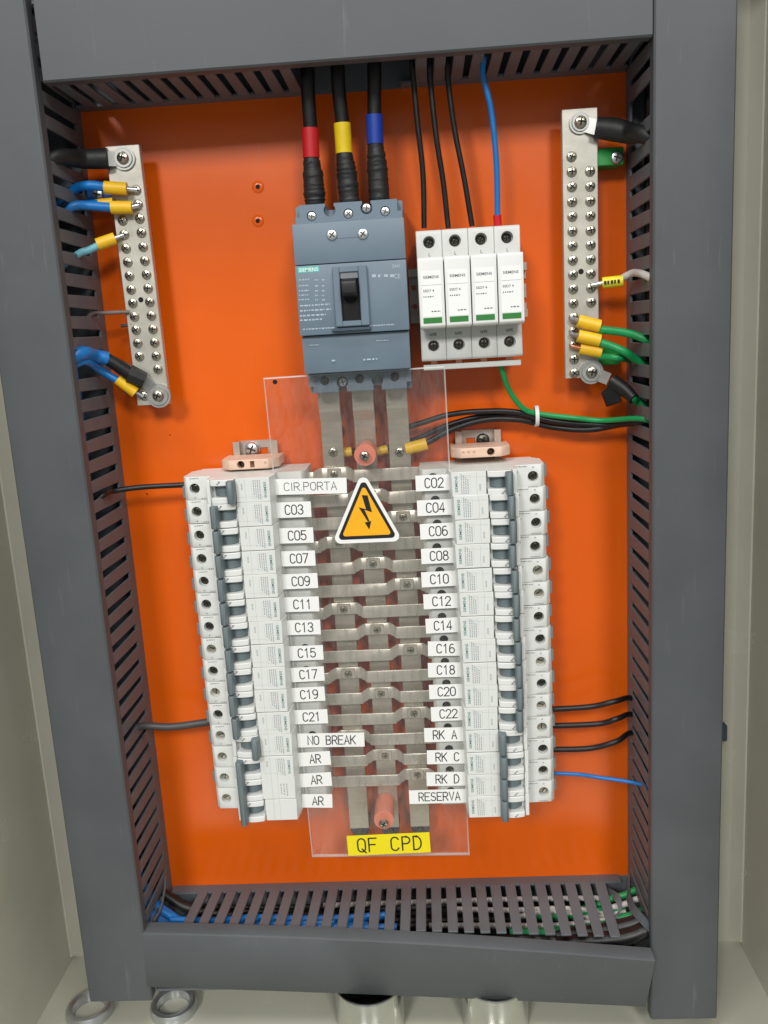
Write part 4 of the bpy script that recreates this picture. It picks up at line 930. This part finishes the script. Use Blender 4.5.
RP = [g3(25, 328) + g3(182, 320), g3(32, 437) + g3(188, 431), g3(45, 542) + g3(200, 535), g3(50, 652) + g3(203, 645), g3(51, 756) + g3(204, 748), g3(60, 854) + g3(214, 847), g3(70, 962) + g3(217, 955),
      g4(162, 80) + g4(306, 78), g4(162, 172) + g4(308, 168), g4(167, 265) + g4(310, 260), g4(175, 360) + g4(318, 354), g4(146, 449) + g4(316, 444), g4(158, 543) + g4(326, 540), g4(156, 637) + g4(328, 634), g4(82, 713) + g4(334, 707)]
for i in range(15):
    nm = LEFT[i]
    lab = 'white label reading %s in the left column' % nm if i < 12 else 'white label reading AR, %s of three' % ('upper', 'middle', 'lowest')[i - 12]
    hh = 11.6
    if i == 0: sticker(i, nm, *LP[i], hh, lab, (5.8, 5.05), mono=False)
    else: sticker(i, nm, *LP[i], hh, lab, (7.0, 4.75))
    sticker(i, RIGHT[i], *RP[i], hh, 'white label reading %s in the right column' % RIGHT[i], (7.0, 4.75) if i < 14 else (6.9, 4.75))
sticker(0, 'QF CPD', 347.5, 846, 430, 842, 17.5, 'bright yellow label reading QF CPD at the foot of the acrylic guard', (11.6, 8.9), .105)
# warning triangle
def rtri(pts, r, n=6):
    out = []; m_ = len(pts)
    for i in range(m_):
        p0, p, p2 = Vector(pts[i - 1]), Vector(pts[i]), Vector(pts[(i + 1) % m_])
        a, c_ = (p0 - p).normalized(), (p2 - p).normalized(); half = math.acos(a.dot(c_)) / 2
        ce = p + (a + c_).normalized() * (r / math.sin(half)); s = p + a * (r / math.tan(half)); e = p + c_ * (r / math.tan(half))
        v0, v1 = s - ce, e - ce
        for k in range(n + 1):
            q = v0.lerp(v1, k / n).normalized() * r; out.append(tuple(ce + q))
    return out
A, Bq, Cq = [P(u, v, AT + .3) for u, v in ((362.5, 470), (332.0, 544), (403.0, 541))]
cen = Vector(((A[0] + Bq[0] + Cq[0]) / 3, (A[2] + Bq[2] + Cq[2]) / 3))
def tri(k, r): return rtri([tuple(cen + (Vector((q[0], q[2])) - cen) * k) for q in (A, Bq, Cq)], r)
t = thing('warning_sign', 'yellow triangular electric shock warning sign with black lightning arrow', 'warning sign', (cen.x, AT + .02, cen.y - 20))
obj('backing', prism_d(NB(), tri(1.0, 4.2), AT + .27, AT + .5), 'paper_white', t)
obj('border', prism_d(NB(), tri(.845, 2.6), AT + .52, AT + .58), 'ink_black', t)
obj('face', prism_d(NB(), tri(.70, 1.6), AT + .60, AT + .66), 'sign_yellow', t)
gx = lambda x, y: P(300 + x / 5.12, 460 + y / 5.12, AT + .7)
b = NB(); vv = [b.verts.new(V(gx(*q))) for q in ((316, 180), (346, 181), (369, 268), (330, 255), (356, 312), (347, 316), (300, 242), (338, 252))]
b.faces.new([vv[i] for i in (0, 1, 2, 7)]); b.faces.new([vv[i] for i in (7, 2, 3)]); b.faces.new([vv[i] for i in (6, 7, 3)]); b.faces.new([vv[i] for i in (6, 3, 4, 5)])
vv = [b.verts.new(V(gx(*q))) for q in ((331, 320), (365, 312), (355, 357))]; b.faces.new(vv)
obj('lightning_arrow', b, 'ink_black', t)

# ================================================================== CABINET FLOOR
def bushing(u, v, lab):
    x, d, z = PZ(u, v, FLOOR + 3)
    t = thing('conduit_bushing', lab, 'bushing', (x, d, FLOOR), 'bushings in the cabinet floor')
    b = NB(); n = 36; pr = [(19.6, 0.1), (19.8, 6), (18.6, 8.4), (16.4, 9), (14.0, 7.6), (13.0, .1)]; rows = []
    for k in range(n):
        a = 2 * math.pi * k / n; rows.append([b.verts.new((x + r * math.cos(a), -d + r * math.sin(a), FLOOR + h)) for r, h in pr])
    for k in range(n):
        for j in range(5): b.faces.new((rows[k][j], rows[k][j + 1], rows[(k + 1) % n][j + 1], rows[(k + 1) % n][j]))
    obj('ring', b, 'zinc', t)
    b = NB()
    rings(b, [Vector((x, -d, FLOOR + .3)), Vector((x, -d, FLOOR + .9))], [12.8, 12.8], [(Vector((1, 0, 0)), Vector((0, 1, 0)))] * 2, 30); obj('cap', b, 'cream_paint', t)
bushing(90, 1010, 'metal ring bushing in the floor under the left duct')
bushing(174, 1007, 'metal ring bushing in the floor left of the steel conduits')
def conduit(u0, u1, d, lab):
    a, c_ = P(u0, 1008, d), P(u1, 1008, d); x = (a[0] + c_[0]) / 2; r = abs(c_[0] - a[0]) / 2
    t = thing('conduit', lab, 'conduit', (x, d, FLOOR), 'steel conduits')
    zt = -413; b = NB(); n = 40; rows = []
    pr = [(r, FLOOR + .1), (r, zt - 1), (r - .6, zt), (r - 2.0, zt), (r - 2.4, zt - 1), (r - 2.4, FLOOR + 1)]
    for k in range(n):
        an = 2 * math.pi * k / n; rows.append([b.verts.new((x + q * math.cos(an), -d + q * math.sin(an), h)) for q, h in pr])
    for k in range(n):
        for j in range(5): b.faces.new((rows[k][j], rows[k][j + 1], rows[(k + 1) % n][j + 1], rows[(k + 1) % n][j]))
    obj('pipe', b, 'conduit_steel', t)
    b = NB(); rings(b, [Vector((x, -d, FLOOR + .2)), Vector((x, -d, FLOOR + 2))], [r - 2.5] * 2, [(Vector((1, 0, 0)), Vector((0, 1, 0)))] * 2, 30); obj('opening', b, 'hole_black', t)
conduit(337, 404, 62, 'left one of two short steel conduits below the bottom duct')
conduit(463, 528, 62, 'right one of two short steel conduits below the bottom duct')
